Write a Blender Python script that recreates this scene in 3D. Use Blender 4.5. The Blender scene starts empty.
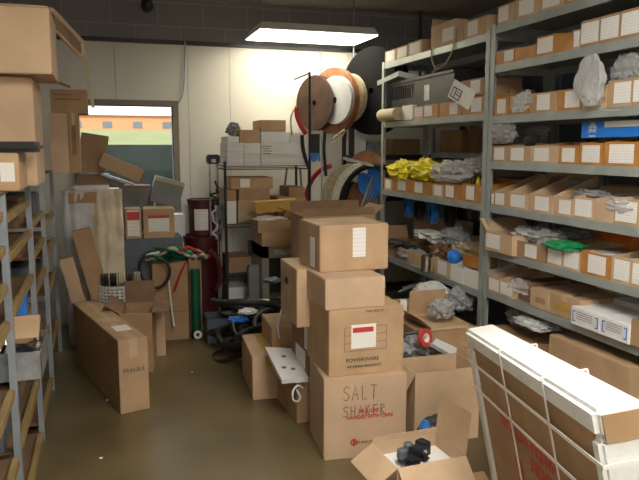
import bpy, bmesh, math, random
from mathutils import Vector, Matrix, Euler, noise
R = math.radians
PI = math.pi
sc = bpy.context.scene
C = sc.collection
random.seed(7)

# ------------------------------------------------------------------ camera
FOC, YAW, PITCH = 670.0, R(17.8), R(7.9)
CAM = Vector((0, 0, 1.65))
fw = Vector((math.sin(YAW)*math.cos(PITCH), math.cos(YAW)*math.cos(PITCH), -math.sin(PITCH)))
rt = Vector((math.cos(YAW), -math.sin(YAW), 0))
up = rt.cross(fw)
cam = bpy.data.cameras.new('camera'); camo = bpy.data.objects.new('camera', cam); C.objects.link(camo)
M_ = Matrix((rt, up, -fw)).transposed().to_4x4(); M_.translation = CAM
camo.matrix_world = M_
cam.sensor_width = 36; cam.lens = FOC/639*36; cam.clip_start = .05; cam.clip_end = 300
sc.camera = camo

# ------------------------------------------------------------------ world, light, exposure
w = bpy.data.worlds.new('world'); sc.world = w; w.use_nodes = True
w.node_tree.nodes['Background'].inputs[0].default_value = (.92, .96, 1, 1)
w.node_tree.nodes['Background'].inputs[1].default_value = 1.1
sun = bpy.data.lights.new('sun', 'SUN'); sun.energy = 1.3; sun.angle = R(1); sun.color = (1, .86, .66)
suno = bpy.data.objects.new('sun', sun); C.objects.link(suno); suno.rotation_euler = (R(52), 0, R(-25))
sc.view_settings.view_transform = 'Standard'; sc.view_settings.look = 'None'
sc.view_settings.exposure = 1.65; sc.view_settings.gamma = 1; sc.view_settings.use_curve_mapping = False
LAMP_BACK = 3.7      # tubes of the fixture in view
ADDED_FILL = 11.0      # unseen fixtures added over the aisle as frontal fill

# ------------------------------------------------------------------ geometry from the photo's perspective
def ray(px, py): return fw + rt*((px-319.5)/FOC) - up*((py-240)/FOC)
def at(px, py, X=None, Y=None, Z=None):
    d = ray(px, py)
    t = (X-CAM.x)/d.x if X is not None else (Y-CAM.y)/d.y if Y is not None else (Z-CAM.z)/d.z
    return CAM + d*t
def ypx(px, X, Z):
    k = (px-319.5)/FOC; a = rt-fw*k
    return -(a.x*X + a.z*(Z-CAM.z))/a.y
def along(px, p, d):          # distance from p along d that reaches pixel column px
    k = (px-319.5)/FOC; a = rt-fw*k; q = p-CAM
    return -(a.dot(q))/a.dot(d)

# ------------------------------------------------------------------ materials
def mat(name, col, rough=.6, metal=0, var=.0, scale=6, bump=0, bscale=40, emit=None, es=0, spec=None, col2=None, stretch=None):
    m = bpy.data.materials.new(name); m.use_nodes = True; nt = m.node_tree; b = nt.nodes['Principled BSDF']
    b.inputs['Base Color'].default_value = (*col, 1); b.inputs['Roughness'].default_value = rough; b.inputs['Metallic'].default_value = metal
    if spec is not None: b.inputs['Specular IOR Level'].default_value = spec
    tc = nt.nodes.new('ShaderNodeTexCoord'); src = tc.outputs['Object']
    if stretch:
        mp = nt.nodes.new('ShaderNodeMapping'); mp.inputs['Scale'].default_value = stretch; nt.links.new(src, mp.inputs[0]); src = mp.outputs[0]
    if var or col2:
        n = nt.nodes.new('ShaderNodeTexNoise'); n.inputs['Scale'].default_value = scale; n.inputs['Detail'].default_value = 4
        nt.links.new(src, n.inputs['Vector'])
        r = nt.nodes.new('ShaderNodeValToRGB')
        c2 = col2 or tuple(min(1, c*(1+var)) for c in col); c1 = col if col2 else tuple(c*(1-var) for c in col)
        r.color_ramp.elements[0].color = (*c1, 1); r.color_ramp.elements[1].color = (*c2, 1)
        r.color_ramp.elements[0].position = .35; r.color_ramp.elements[1].position = .65
        nt.links.new(n.outputs['Fac'], r.inputs[0]); nt.links.new(r.outputs[0], b.inputs['Base Color'])
    if bump:
        n2 = nt.nodes.new('ShaderNodeTexNoise'); n2.inputs['Scale'].default_value = bscale; n2.inputs['Detail'].default_value = 5
        nt.links.new(src, n2.inputs['Vector']); bp = nt.nodes.new('ShaderNodeBump'); bp.inputs['Strength'].default_value = bump; bp.inputs['Distance'].default_value = .02
        nt.links.new(n2.outputs['Fac'], bp.inputs['Height']); nt.links.new(bp.outputs[0], b.inputs['Normal'])
    if emit: b.inputs['Emission Color'].default_value = (*emit, 1); b.inputs['Emission Strength'].default_value = es
    return m
K = {}
K['c0'] = mat('cardboard', (.50, .335, .195), .75, var=.10, scale=5)
K['c1'] = mat('cardboard_pale', (.58, .41, .26), .75, var=.10, scale=5)
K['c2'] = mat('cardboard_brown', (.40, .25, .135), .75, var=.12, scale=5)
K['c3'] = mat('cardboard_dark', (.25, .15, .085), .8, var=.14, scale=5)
K['c4'] = mat('cardboard_pink', (.56, .395, .265), .75, var=.06, scale=5)
K['c5'] = mat('cardboard_inner', (.54, .37, .22), .8, var=.08, scale=5)
K['or'] = mat('orange_tape_cardboard', (.48, .22, .055), .45, var=.18, scale=8)
K['yel'] = mat('kraft_tape', (.50, .31, .07), .35, var=.1)
K['white'] = mat('white_board', (.80, .80, .80), .55, var=.04)
K['foam'] = mat('white_foam', (.84, .85, .84), .7, var=.04, bump=.2)
K['paper'] = mat('white_paper', (.85, .84, .80), .7)
K['plastic_clear_tape'] = mat('shiny_tape', (.74, .68, .60), .12, var=.25, scale=50)
K['steel'] = mat('grey_green_steel', (.38, .42, .41), .42, .25, var=.08, scale=9)
K['steelb'] = mat('blue_grey_steel', (.34, .38, .43), .4, .3, var=.10, scale=9)
K['dsteel'] = mat('dark_steel', (.045, .045, .05), .45, .4)
K['galv'] = mat('galvanised_steel', (.42, .45, .48), .35, .6, var=.25, scale=14)
K['chrome'] = mat('chrome_part', (.75, .75, .74), .18, 1)
K['black'] = mat('black_rubber', (.012, .012, .013), .55)
K['matte'] = mat('matte_black_drum', (.014, .014, .016), .9, spec=.1)
K['blackp'] = mat('black_plastic', (.022, .024, .028), .4, var=.2)
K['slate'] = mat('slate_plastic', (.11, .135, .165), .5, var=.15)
K['wood'] = mat('pale_wood', (.30, .21, .085), .5, var=.18, scale=7, stretch=(6, 1, 6))
K['woodd'] = mat('dark_wood', (.16, .095, .05), .6, var=.2, scale=7)
K['ply'] = mat('plywood_flange', (.34, .15, .07), .65, var=.22, scale=9)
K['plyd'] = mat('dark_plywood', (.06, .03, .018), .7, var=.3, scale=9)
K['blue'] = mat('blue_print', (.02, .22, .78), .4)
K['bluec'] = mat('blue_cable', (.03, .19, .60), .4, var=.2)
K['yellow'] = mat('yellow_plastic', (.85, .72, .02), .35, var=.1, bump=.6, bscale=20)
K['orangep'] = mat('orange_plastic', (.80, .16, .02), .4, var=.1)
K['green'] = mat('green_plastic', (.02, .30, .11), .35, var=.25)
K['dgreen'] = mat('dark_green_plastic', (.008, .10, .045), .35, var=.2)
K['red'] = mat('red_hose', (.42, .03, .035), .4)
K['redprint'] = mat('red_print', (.55, .05, .04), .6)
K['blackprint'] = mat('black_print', (.05, .045, .04), .7)
K['marker'] = mat('marker_ink', (.12, .085, .06), .7)
K['beige'] = mat('beige_cord', (.48, .41, .28), .7, var=.2, scale=30)
K['whitec'] = mat('white_cord', (.72, .72, .68), .6, var=.1, scale=30)
K['maroon'] = mat('maroon_drum', (.085, .012, .014), .35, var=.15)
K['plasticw'] = mat('creased_sheeting', (.70, .62, .46), .35, var=.22, scale=5, bump=.8, bscale=9)
K['plasticg'] = mat('grey_sheeting', (.60, .60, .60), .35, var=.22, scale=5, bump=.8, bscale=9)
K['grey'] = mat('grey_board', (.20, .21, .21), .6, var=.12)
K['olive'] = mat('olive_grey_metal', (.26, .25, .18), .5, var=.12)
K['oliveb'] = mat('olive_paper', (.42, .40, .24), .6, var=.1)
K['brownstuff'] = mat('brown_paper_pile', (.14, .09, .06), .8, var=.5, scale=18)
K['backp'] = mat('dusty_back_panel', (.30, .26, .20), .8, var=.2, scale=3)
K['faceg'] = mat('grey_white_disc', (.52, .54, .57), .5, var=.08)
K['strap'] = mat('white_strap', (.86, .86, .84), .4)
K['wframe'] = mat('window_frame_wood', (.25, .20, .16), .6, var=.1)

def lined(name, base, ink, n=7, thr=.62):
    m = bpy.data.materials.new(name); m.use_nodes = True; nt = m.node_tree; b = nt.nodes['Principled BSDF']; b.inputs['Roughness'].default_value = .7
    tc = nt.nodes.new('ShaderNodeTexCoord'); w_ = nt.nodes.new('ShaderNodeTexWave'); w_.bands_direction = 'Z'; w_.inputs['Scale'].default_value = n*.16*2; w_.inputs['Distortion'].default_value = .0
    nt.links.new(tc.outputs['Generated'], w_.inputs['Vector'])
    n_ = nt.nodes.new('ShaderNodeTexNoise'); n_.inputs['Scale'].default_value = 14; nt.links.new(tc.outputs['Generated'], n_.inputs['Vector'])
    mul = nt.nodes.new('ShaderNodeMath'); mul.operation = 'MULTIPLY'; nt.links.new(w_.outputs['Fac'], mul.inputs[0]); nt.links.new(n_.outputs['Fac'], mul.inputs[1])
    r = nt.nodes.new('ShaderNodeValToRGB'); r.color_ramp.elements[0].color = (*base, 1); r.color_ramp.elements[1].color = (*ink, 1)
    r.color_ramp.elements[0].position = .30; r.color_ramp.elements[1].position = thr
    nt.links.new(mul.outputs[0], r.inputs[0]); nt.links.new(r.outputs[0], b.inputs['Base Color'])
    return m
K['label'] = lined('printed_label', (.86, .85, .82), (.68, .67, .67))
K['pinklabel'] = lined('pink_printed_label', (.80, .77, .80), (.75, .25, .25), 4, .45)
K['whiteprint'] = lined('white_box_red_print', (.78, .77, .78), (.75, .45, .42), 2, .85)

def cleart(name, col, t=.55, rough=.12):
    m = bpy.data.materials.new(name); m.use_nodes = True; nt = m.node_tree; b = nt.nodes['Principled BSDF']
    b.inputs['Base Color'].default_value = (*col, 1); b.inputs['Roughness'].default_value = rough; b.inputs['Specular IOR Level'].default_value = .9
    if t < .9:
        tcn = nt.nodes.new('ShaderNodeTexCoord'); n2 = nt.nodes.new('ShaderNodeTexVoronoi'); n2.inputs['Scale'].default_value = 26
        nn2 = nt.nodes.new('ShaderNodeTexNoise'); nn2.inputs['Scale'].default_value = 9; nt.links.new(tcn.outputs['Object'], nn2.inputs['Vector']); nt.links.new(nn2.outputs['Color'], n2.inputs['Vector'])
        bp = nt.nodes.new('ShaderNodeBump'); bp.inputs['Strength'].default_value = .6; bp.inputs['Distance'].default_value = .012
        nt.links.new(n2.outputs['Distance'], bp.inputs['Height']); nt.links.new(bp.outputs[0], b.inputs['Normal'])
    tr = nt.nodes.new('ShaderNodeBsdfTransparent'); tr.inputs[0].default_value = (.97, .97, .97, 1); mx = nt.nodes.new('ShaderNodeMixShader'); mx.inputs[0].default_value = 1-t
    nt.links.new(tr.outputs[0], mx.inputs[1]); nt.links.new(b.outputs[0], mx.inputs[2]); nt.links.new(mx.outputs[0], nt.nodes['Material Output'].inputs[0])
    return m
K['clear'] = cleart('clear_plastic_bag', (.75, .76, .78), .45, .08)
K['cloudy'] = cleart('cloudy_plastic_bag', (.80, .81, .82), .12, .2)
K['greybag'] = cleart('grey_antistatic_bag', (.46, .47, .48), .25, .1)
K['glass'] = cleart('window_glass', (.5, .55, .55), .93, .02)

# floor
m = mat('waxed_brown_floor', (.125, .094, .044), .33, col2=(.18, .138, .066), scale=2.2, bump=.05, bscale=30); K['floor'] = m
# painted block wall
def blockmat(name, c1, c2, mortar):
    m = bpy.data.materials.new(name); m.use_nodes = True; nt = m.node_tree; b = nt.nodes['Principled BSDF']; b.inputs['Roughness'].default_value = .85
    tc = nt.nodes.new('ShaderNodeTexCoord'); mp = nt.nodes.new('ShaderNodeMapping'); mp.inputs['Rotation'].default_value = (R(90), 0, 0)
    br = nt.nodes.new('ShaderNodeTexBrick'); br.inputs['Scale'].default_value = 1; br.inputs['Brick Width'].default_value = .42; br.inputs['Row Height'].default_value = .213
    br.inputs['Mortar Size'].default_value = .006; br.inputs['Color1'].default_value = (*c1, 1); br.inputs['Color2'].default_value = (*c2, 1); br.inputs['Mortar'].default_value = (*mortar, 1)
    sp = nt.nodes.new('ShaderNodeSeparateXYZ'); cb = nt.nodes.new('ShaderNodeCombineXYZ')
    nt.links.new(tc.outputs['Object'], sp.inputs[0])
    ad = nt.nodes.new('ShaderNodeMath'); nt.links.new(sp.outputs['X'], ad.inputs[0]); nt.links.new(sp.outputs['Y'], ad.inputs[1])
    nt.links.new(ad.outputs[0], cb.inputs['X']); nt.links.new(sp.outputs['Z'], cb.inputs['Y']); nt.links.new(cb.outputs[0], br.inputs['Vector'])
    nt.links.new(br.outputs['Color'], b.inputs['Base Color']); return m
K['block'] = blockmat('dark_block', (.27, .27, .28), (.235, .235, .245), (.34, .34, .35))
K['wallp'] = mat('wall_panel_white', (.72, .71, .66), .7, var=.03, scale=1.5)
K['walls'] = mat('side_wall_paint', (.66, .65, .62), .85, var=.08, scale=1.5)
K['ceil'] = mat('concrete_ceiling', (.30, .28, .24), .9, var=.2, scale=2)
K['beam'] = mat('beam_paint', (.24, .22, .18), .8, var=.2, scale=3)
K['brickout'] = blockmat('orange_brick', (.55, .24, .11), (.50, .21, .09), (.75, .5, .3))
K['grass'] = mat('lawn', (.13, .15, .035), .9, var=.2, scale=1)
K['shadeground'] = mat('shaded_ground', (.014, .019, .017), 1.0, spec=0, var=.15, scale=2)  # shade on the near ground is painted in as a dark colour
K['diffback'] = mat('lit_diffuser_warm', (.9, .9, .85), .5, emit=(1, .92, .70), es=LAMP_BACK)
K['difffill'] = mat('added_fill_diffuser', (.9, .9, .88), .5, emit=(1, .94, .84), es=ADDED_FILL)

# ------------------------------------------------------------------ helpers
class MB:
    def __init__(s): s.bm = bmesh.new()
    def hexa(s, pts):            # 8 points: bottom 4 (ccw from above), top 4
        v = [s.bm.verts.new(p) for p in pts]
        for f in ((3,2,1,0),(4,5,6,7),(0,1,5,4),(1,2,6,5),(2,3,7,6),(3,0,4,7)): s.bm.faces.new([v[i] for i in f])
        return s
    def box(s, x0, x1, y0, y1, z0, z1, M=None):
        if x0 > x1: x0, x1 = x1, x0
        if y0 > y1: y0, y1 = y1, y0
        if z0 > z1: z0, z1 = z1, z0
        p = [(x0,y0,z0),(x1,y0,z0),(x1,y1,z0),(x0,y1,z0),(x0,y0,z1),(x1,y0,z1),(x1,y1,z1),(x0,y1,z1)]
        if M: p = [M @ Vector(q) for q in p]
        return s.hexa(p)
    def beam(s, a, b, w, t, upv=(0,0,1)):
        a = Vector(a); b = Vector(b); d = (b-a); L = d.length; d.normalize(); u = Vector(upv)
        sx = d.cross(u)
        if sx.length < 1e-3: sx = d.cross(Vector((0,1,0)))
        sx.normalize(); u = sx.cross(d)
        M = Matrix((sx, d, u)).transposed().to_4x4(); M.translation = a
        return s.box(-w/2, w/2, 0, L, -t/2, t/2, M)
    def tube(s, pts, r, n=8, closed=False):
        pts = [Vector(p) for p in pts]; rings = []; N = len(pts); prev = None
        for i, p in enumerate(pts):
            if closed: t = pts[(i+1) % N]-pts[i-1]
            else: t = pts[min(i+1, N-1)]-pts[max(i-1, 0)]
            if t.length < 1e-9: t = Vector((0,0,1))
            t.normalize()
            if prev is None:
                a = t.orthogonal().normalized()
            else:
                a = prev - t*prev.dot(t); a = a.normalized() if a.length > 1e-6 else t.orthogonal().normalized()
            prev = a; b = t.cross(a); rr = r[i] if isinstance(r, (list, tuple)) else r
            rings.append([s.bm.verts.new(p+(a*math.cos(2*PI*k/n)+b*math.sin(2*PI*k/n))*rr) for k in range(n)])
        for i in range(N if closed else N-1):
            A = rings[i]; B = rings[(i+1) % N]
            off = 0
            if closed and i == N-1:
                off = min(range(n), key=lambda o: (A[0].co-B[o].co).length)
            for k in range(n): s.bm.faces.new((A[k], A[(k+1) % n], B[(k+1+off) % n], B[(k+off) % n]))
        if not closed:
            s.bm.faces.new(rings[0][::-1]); s.bm.faces.new(rings[-1])
        return s
    def lathe(s, prof, n=40, M=None):   # prof: (r, z) list, closed profile loop if ends have r>0
        rings = []
        for r, z in prof:
            if r < 1e-6: rings.append([s.bm.verts.new((0,0,z))])
            else: rings.append([s.bm.verts.new((r*math.cos(2*PI*k/n), r*math.sin(2*PI*k/n), z)) for k in range(n)])
        for A, B in zip(rings, rings[1:]):
            for k in range(n):
                q = [A[k % len(A)], A[(k+1) % len(A)], B[(k+1) % len(B)], B[k % len(B)]]
                u = []
                for v in q:
                    if v not in u: u.append(v)
                if len(u) > 2: s.bm.faces.new(u)
        if M:
            vs = [v for r_ in rings for v in r_]; bmesh.ops.transform(s.bm, matrix=M, verts=vs)
        return s
    def blob(s, cx, cy, cz, rx, ry, rz, seed=0, amp=.25, fr=3.0, sub=4, flat=None, crinkle=False):
        r = bmesh.ops.create_icosphere(s.bm, subdivisions=sub, radius=1)
        o = Vector((seed*3.7, seed*1.3, seed*2.1))
        for v in r['verts']:
            n = v.co.normalized(); d = 1+amp*noise.noise(n*fr+o)*1.6+amp*.5*noise.noise(n*fr*2.7+o)+amp*.6*abs(noise.noise(n*fr*1.7-o))-(amp*.55*abs(noise.noise(n*fr*3.1+o*2)) if crinkle else 0)
            v.co = Vector((cx+n.x*d*rx, cy+n.y*d*ry, cz+n.z*d*rz))
            if flat is not None and v.co.z < flat: v.co.z = flat+.001
        return s
    def build(s, name, m, parent=None, smooth=False, bevel=0, recalc=True):
        if recalc: bmesh.ops.recalc_face_normals(s.bm, faces=s.bm.faces)
        if bevel: bmesh.ops.bevel(s.bm, geom=s.bm.edges[:], offset=bevel, segments=2, affect='EDGES', clamp_overlap=True)
        me = bpy.data.meshes.new(name); s.bm.to_mesh(me); s.bm.free()
        if smooth:
            for p in me.polygons: p.use_smooth = True
        me.materials.append(K[m] if isinstance(m, str) else m)
        o = bpy.data.objects.new(name, me); C.objects.link(o)
        if parent: o.parent = parent
        return o
def tag(o, label, cat, group=None, kind=None):
    o['label'] = label; o['category'] = cat
    if group: o['group'] = group
    if kind: o['kind'] = kind
    return o
def empty(name, loc, rz=0, label=None, cat=None, group=None, rot=None):
    o = bpy.data.objects.new(name, None); C.objects.link(o); o.location = loc; o.empty_display_size = .05
    o.rotation_euler = rot or (0, 0, rz)
    if label: tag(o, label, cat, group)
    return o
def struct(o): o['kind'] = 'structure'; return o
def simple(name, label, cat, mb, m, group=None, **k):      # a thing that is one mesh
    return tag(mb.build(name, m, **k), label, cat, group)
FONT = {}
def text(name, s, size, m, parent, M, sx=1.0):
    cu = bpy.data.curves.new(name, 'FONT'); cu.body = s; cu.size = size; cu.extrude = .0006; cu.align_x = 'CENTER'; cu.align_y = 'CENTER'; cu.resolution_u = 3; cu.offset = size*.022 if m == 'redprint' else 0
    t = bpy.data.objects.new(name, cu); C.objects.link(t)
    me = bpy.data.meshes.new_from_object(t.evaluated_get(bpy.context.evaluated_depsgraph_get())); bpy.data.objects.remove(t)
    me.materials.clear(); me.materials.append(K[m])
    for v in me.vertices: v.co.x *= sx
    o = bpy.data.objects.new(name, me); C.objects.link(o); o.parent = parent; o.matrix_local = M
    return o

# face frames: u, v in 0..1 over the face, plane just off it
def face_pt(face, w, d, h, u, v, off=.0015):
    if face == 'front': return Vector(((u-.5)*w, -d/2-off, v*h)), Matrix.Rotation(R(90), 4, 'X')
    if face == 'left':  return Vector((-w/2-off, (.5-u)*d, v*h)), Matrix.Rotation(R(-90), 4, 'Z') @ Matrix.Rotation(R(90), 4, 'X')
    if face == 'right': return Vector((w/2+off, (u-.5)*d, v*h)), Matrix.Rotation(R(90), 4, 'Z') @ Matrix.Rotation(R(90), 4, 'X')
    if face == 'top':   return Vector(((u-.5)*w, (v-.5)*d, h+off)), Matrix.Identity(4)
def patch(face, w, d, h, u0, v0, u1, v1, t=.001):
    a, _ = face_pt(face, w, d, h, u0, v0, 0); b, _ = face_pt(face, w, d, h, u1, v1, t)
    return MB().box(a.x, b.x, a.y, b.y, a.z, b.z)

def carton(label, w, d, h, loc, rz=0, m='c0', flaps=None, patches=(), texts=(), tape=True, name='cardboard_box', cat='box', rot=None, group=None, tapem=None, inner=None, slot=False):
    """flaps None = closed; else dict side->angle from straight up (0) outwards (+) ; missing = torn off"""
    r = empty(name, loc, rz, label, cat, group, rot)
    T = .005
    if flaps is None:
        b = MB().box(-w/2, w/2, -d/2, d/2, 0, h).build('box_body', m, r, bevel=min(.004, w*.03, h*.03, d*.03))
        if tape:
            tw = min(.05, w*.3, d*.3)
            q = MB()
            if w >= d:
                q.box(-w/2, w/2, -tw/2, tw/2, h, h+.0008); q.box(-w/2-.0008, -w/2, -tw/2, tw/2, h*.75, h+.0008); q.box(w/2, w/2+.0008, -tw/2, tw/2, h*.75, h+.0008)
            else:
                q.box(-tw/2, tw/2, -d/2, d/2, h, h+.0008); q.box(-tw/2, tw/2, -d/2-.0008, -d/2, h*.75, h+.0008); q.box(-tw/2, tw/2, d/2, d/2+.0008, h*.75, h+.0008)
            q.build('packing_tape', tapem if tapem else ('yel' if h*w > .06 else 'c1'), r)
    else:
        q = MB()
        q.box(-w/2, w/2, -d/2, d/2, 0, T)
        q.box(-w/2, w/2, -d/2, -d/2+T, T, h); q.box(-w/2, w/2, d/2-T, d/2, T, h)
        q.box(-w/2, -w/2+T, -d/2+T, d/2-T, T, h); q.box(w/2-T, w/2, -d/2+T, d/2-T, T, h)
        b = q.build('box_body', m, r)
        for side, v in flaps.items():
            ang, ln = v if isinstance(v, tuple) else (v, None)
            if side in ('front', 'back'):
                L = ln or d/2; s = -1 if side == 'front' else 1
                Mx = Matrix.Translation((0, s*(d/2-T/2), h)) @ Matrix.Rotation(-s*ang, 4, 'X')
                fl = MB().box(-w/2+.002, w/2-.002, -.002, .002, .001, L).build('flap', inner or m, r)
            else:
                L = ln or d/2; s = -1 if side == 'left' else 1
                Mx = Matrix.Translation((s*(w/2-T/2), 0, h)) @ Matrix.Rotation(s*ang, 4, 'Y')
                fl = MB().box(-.002, .002, -d/2+.002, d/2-.002, .001, L).build('flap', inner or m, r)
            fl.matrix_local = Mx
    for i, (face, u0, v0, u1, v1, pm, nm) in enumerate(patches):
        patch(face, w, d, h, u0, v0, u1, v1, .001+.0008*i).build(nm, pm, r)
    for (face, u, v, s, size, tm) in texts:
        p, Rm = face_pt(face, w, d, h, u, v, .0025)
        text('lettering', s, size, tm, r, Matrix.Translation(p) @ Rm)
    return r
def place(px0, px1, Y, z, rz=0, w=None):
    """front-left-bottom corner seen at column px0 on depth Y and height z; width reaches column px1"""
    x = along(px0, Vector((0, Y, z)), Vector((1, 0, 0)))
    p = Vector((x, Y, z)); d = Vector((math.cos(rz), math.sin(rz), 0))
    if w is None: w = along(px1, p, d)
    return p, d, w
def cart(label, px0, px1, pyt, Y, z, d, rz=0, m='c0', h=None, w=None, right=False, **k):
    if w is not None and right:   # known width, right corner given
        x = along(px1, Vector((0, Y, z)), Vector((1, 0, 0))); dr = Vector((math.cos(rz), math.sin(rz), 0)); p = Vector((x, Y, z))-dr*w
    else: p, dr, w = place(px0, px1, Y, z, rz, w)
    if h is None:
        q = at(px0, pyt, Y=Y); h = q.z-z
    n = Vector((-math.sin(rz), math.cos(rz), 0))
    c = p+dr*(w/2)+n*(d/2)
    o = carton(label, w, d, h, c, rz, m, **k); o['dims'] = (w, d, h)
    del o['dims']
    return o, c, w, d, h
def bag(label, c, r, m='clear', seed=1, cat='plastic bag', name='plastic_bag', amp=.22, fr=2.6, group=None, sub=4):
    q = MB().blob(0, 0, r[2], r[0], r[1], r[2], seed, amp, fr, sub, flat=0, crinkle=True)
    o = q.build(name, m, smooth=False); o.location = c
    return tag(o, label, cat, group)
def bagpx(label, px0, px1, py0, py1, Y, dep, m, seed, cat='plastic bag', name='plastic_bag', amp=.22, fr=2.2, z=None, sub=4):
    a = at(px0, py1, Y=Y); b = at(px1, py0, Y=Y); zb = a.z if z is None else z
    return bag(label, Vector(((a.x+b.x)/2, Y, zb)), (abs(b.x-a.x)/2*.85, dep, abs(b.z-zb)/2*.85), m, seed, cat, name, amp, fr, None, sub)
def spline(pts, n=12, closed=False):
    pts = [Vector(p) for p in pts]; out = []; N = len(pts)
    rng = range(N if closed else N-1)
    for i in rng:
        if closed: a, b, c, d = pts[i-1], pts[i], pts[(i+1) % N], pts[(i+2) % N]
        else: a, b, c, d = pts[max(i-1, 0)], pts[i], pts[i+1], pts[min(i+2, N-1)]
        for k in range(n):
            t = k/n
            out.append(.5*((2*b)+(c-a)*t+(2*a-5*b+4*c-d)*t*t+(3*b-a-3*c+d)*t**3))
    if not closed: out.append(pts[-1])
    return out

# ================================================================== SETTING
XL, XR, YB, YF, ZC = -.95, 3.78, 6.6, -1.6, 3.02
struct(MB().box(XL-.1, XR+.1, YF-.1, YB+.3, -.1, 0).build('floor', 'floor'))
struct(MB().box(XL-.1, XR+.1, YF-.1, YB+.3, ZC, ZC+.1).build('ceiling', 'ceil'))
struct(MB().box(XL-.1, XL, YF-.1, YB+.3, 0, ZC).build('wall_left', 'walls'))
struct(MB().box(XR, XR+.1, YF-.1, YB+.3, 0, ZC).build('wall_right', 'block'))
struct(MB().box(XL, XR, YF-.1, YF, 0, ZC).build('wall_front', 'walls'))
WX0, WX1, WZ0, WZ1 = -.20, .655, .95, 2.035
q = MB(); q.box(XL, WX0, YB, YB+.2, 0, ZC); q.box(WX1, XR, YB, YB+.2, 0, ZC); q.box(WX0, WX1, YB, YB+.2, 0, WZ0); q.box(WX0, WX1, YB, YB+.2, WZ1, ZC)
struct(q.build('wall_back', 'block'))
q = MB(); YP = YB-.015
ps = [XL, .14, .80, 1.20, 2.42, XR]
for a, b in zip(ps, ps[1:]):
    a += .0018; b -= .0018
    for (xa, xb, za, zb) in ([(a, b, 0, 2.6)] if a > WX1+.05 else [(a, min(b, WX0-.05), 0, 2.6)] if b < WX0 else None) or \
        [(a, b, WZ1+.05, 2.6), (a, b, 0, WZ0-.05)] + ([(a, WX0-.05, WZ0-.05, WZ1+.05)] if a < WX0-.05 else []) + ([(WX1+.05, b, WZ0-.05, WZ1+.05)] if b > WX1+.05 else []):
        if xb > xa+.002: q.box(xa, xb, YP, YB-.0005, za, zb)
struct(q.build('trim_1', 'wallp'))
q = MB(); q.box(XL, XR, YB-.03, YB-.0005, 2.601, 2.64); struct(q.build('trim_2', 'dsteel'))
# window
wn = empty('window_1', ((WX0+WX1)/2, YB, WZ0)); wn['kind'] = 'structure'
def loc(o, p): o.parent = p; o.matrix_parent_inverse = Matrix.Translation(-Vector(p.location)); return o
q = MB(); t = .045
q.box(WX0-t, WX0, YB-.03, YB+.12, WZ0-t, WZ1+t); q.box(WX1, WX1+t, YB-.03, YB+.12, WZ0-t, WZ1+t)
q.box(WX0, WX1, YB-.03, YB+.12, WZ1, WZ1+t); q.box(WX0, WX1, YB-.03, YB+.12, WZ0-t, WZ0)
loc(q.build('window_frame', 'wframe'), wn)
loc(MB().box(WX0, WX1, YB+.05, YB+.055, WZ0, WZ1).build('window_pane', 'glass'), wn)
# beams
for y in (5.0, 2.6, .2): pass
q = MB(); q.box(XL, XR, 4.95, 5.17, 2.97, ZC-.001); struct(q.build('trim_3', 'beam'))
q = MB(); q.box(XL, XR, 2.5, 2.72, 2.97, ZC-.001); struct(q.build('trim_4', 'beam'))
# outside
def vgrid(x0, x1, prof, name, m):
    q = MB()
    for (ya, za), (yb, zb) in zip(prof, prof[1:]):
        q.hexa([(x0, ya, za-.4), (x1, ya, za-.4), (x1, yb, zb-.4), (x0, yb, zb-.4), (x0, ya, za), (x1, ya, za), (x1, yb, zb), (x0, yb, zb)])
    o = q.build(name, m); return struct(o)
vgrid(-30, 30, [(6.95, .55), (9, 1.35), (12, 1.69)], 'ground', 'shadeground')
vgrid(-60, 60, [(12, 1.69), (30, 2.2), (122, 4.55)], 'lawn', 'grass')
bo = empty('brick_building', (-4, 122, 4.5), 0, 'long low orange brick building seen through the window beyond the lawn', 'building')
q = MB().box(-34, 30, 0, 8, -.3, 2.55).build('wall', 'brickout', bo)
MB().box(-35, 31, -.6, 9, 2.55, 2.75).build('roof', 'white', bo)
for k in range(-5, 6):
    MB().box(k*5-.8, k*5+.8, -.06, .0, .35, 1.5).build('window', 'slate', bo)

# ------------------------------------------------------------------ lamps
def troffer(x0, x1, y0, y1, z, label, dm, wires=()):
    r = empty('fluorescent_light', ((x0+x1)/2, (y0+y1)/2, z), 0, label, 'ceiling light')
    W, D = (x1-x0)/2, (y1-y0)/2
    q = MB(); q.hexa([(-W, -D, 0), (W, -D, 0), (W, D, 0), (-W, D, 0), (-W+.03, -D+.05, .07), (W-.03, -D+.05, .07), (W-.03, D-.05, .07), (-W+.03, D-.05, .07)]); q.build('housing', 'white', r)
    MB().box(-W+.012, W-.012, -D+.012, D-.012, -.008, -.0005).build('diffuser', dm, r)
    for sx in wires: MB().tube([(sx, 0, .07), (sx, 0, ZC-z-.002)], .004, 6).build('hanging_chain', 'steelb', r)
    return r
troffer(1.325, 2.43, 5.80, 6.43, 2.655, 'lit fluorescent fixture hanging below the dark block wall at the back', 'diffback', (-.45, .42))
troffer(.45, 1.67, 1.15, 1.75, 2.80, 'added fill light, a fluorescent fixture over the near aisle ahead of the viewer', 'difffill', (-.45, .45))  # this and the next are added out of view to brighten the fronts
troffer(.20, 1.42, -1.2, -.6, 2.80, 'added fill light, a fluorescent fixture over the aisle behind the viewer', 'difffill', (-.45, .45))

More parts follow.
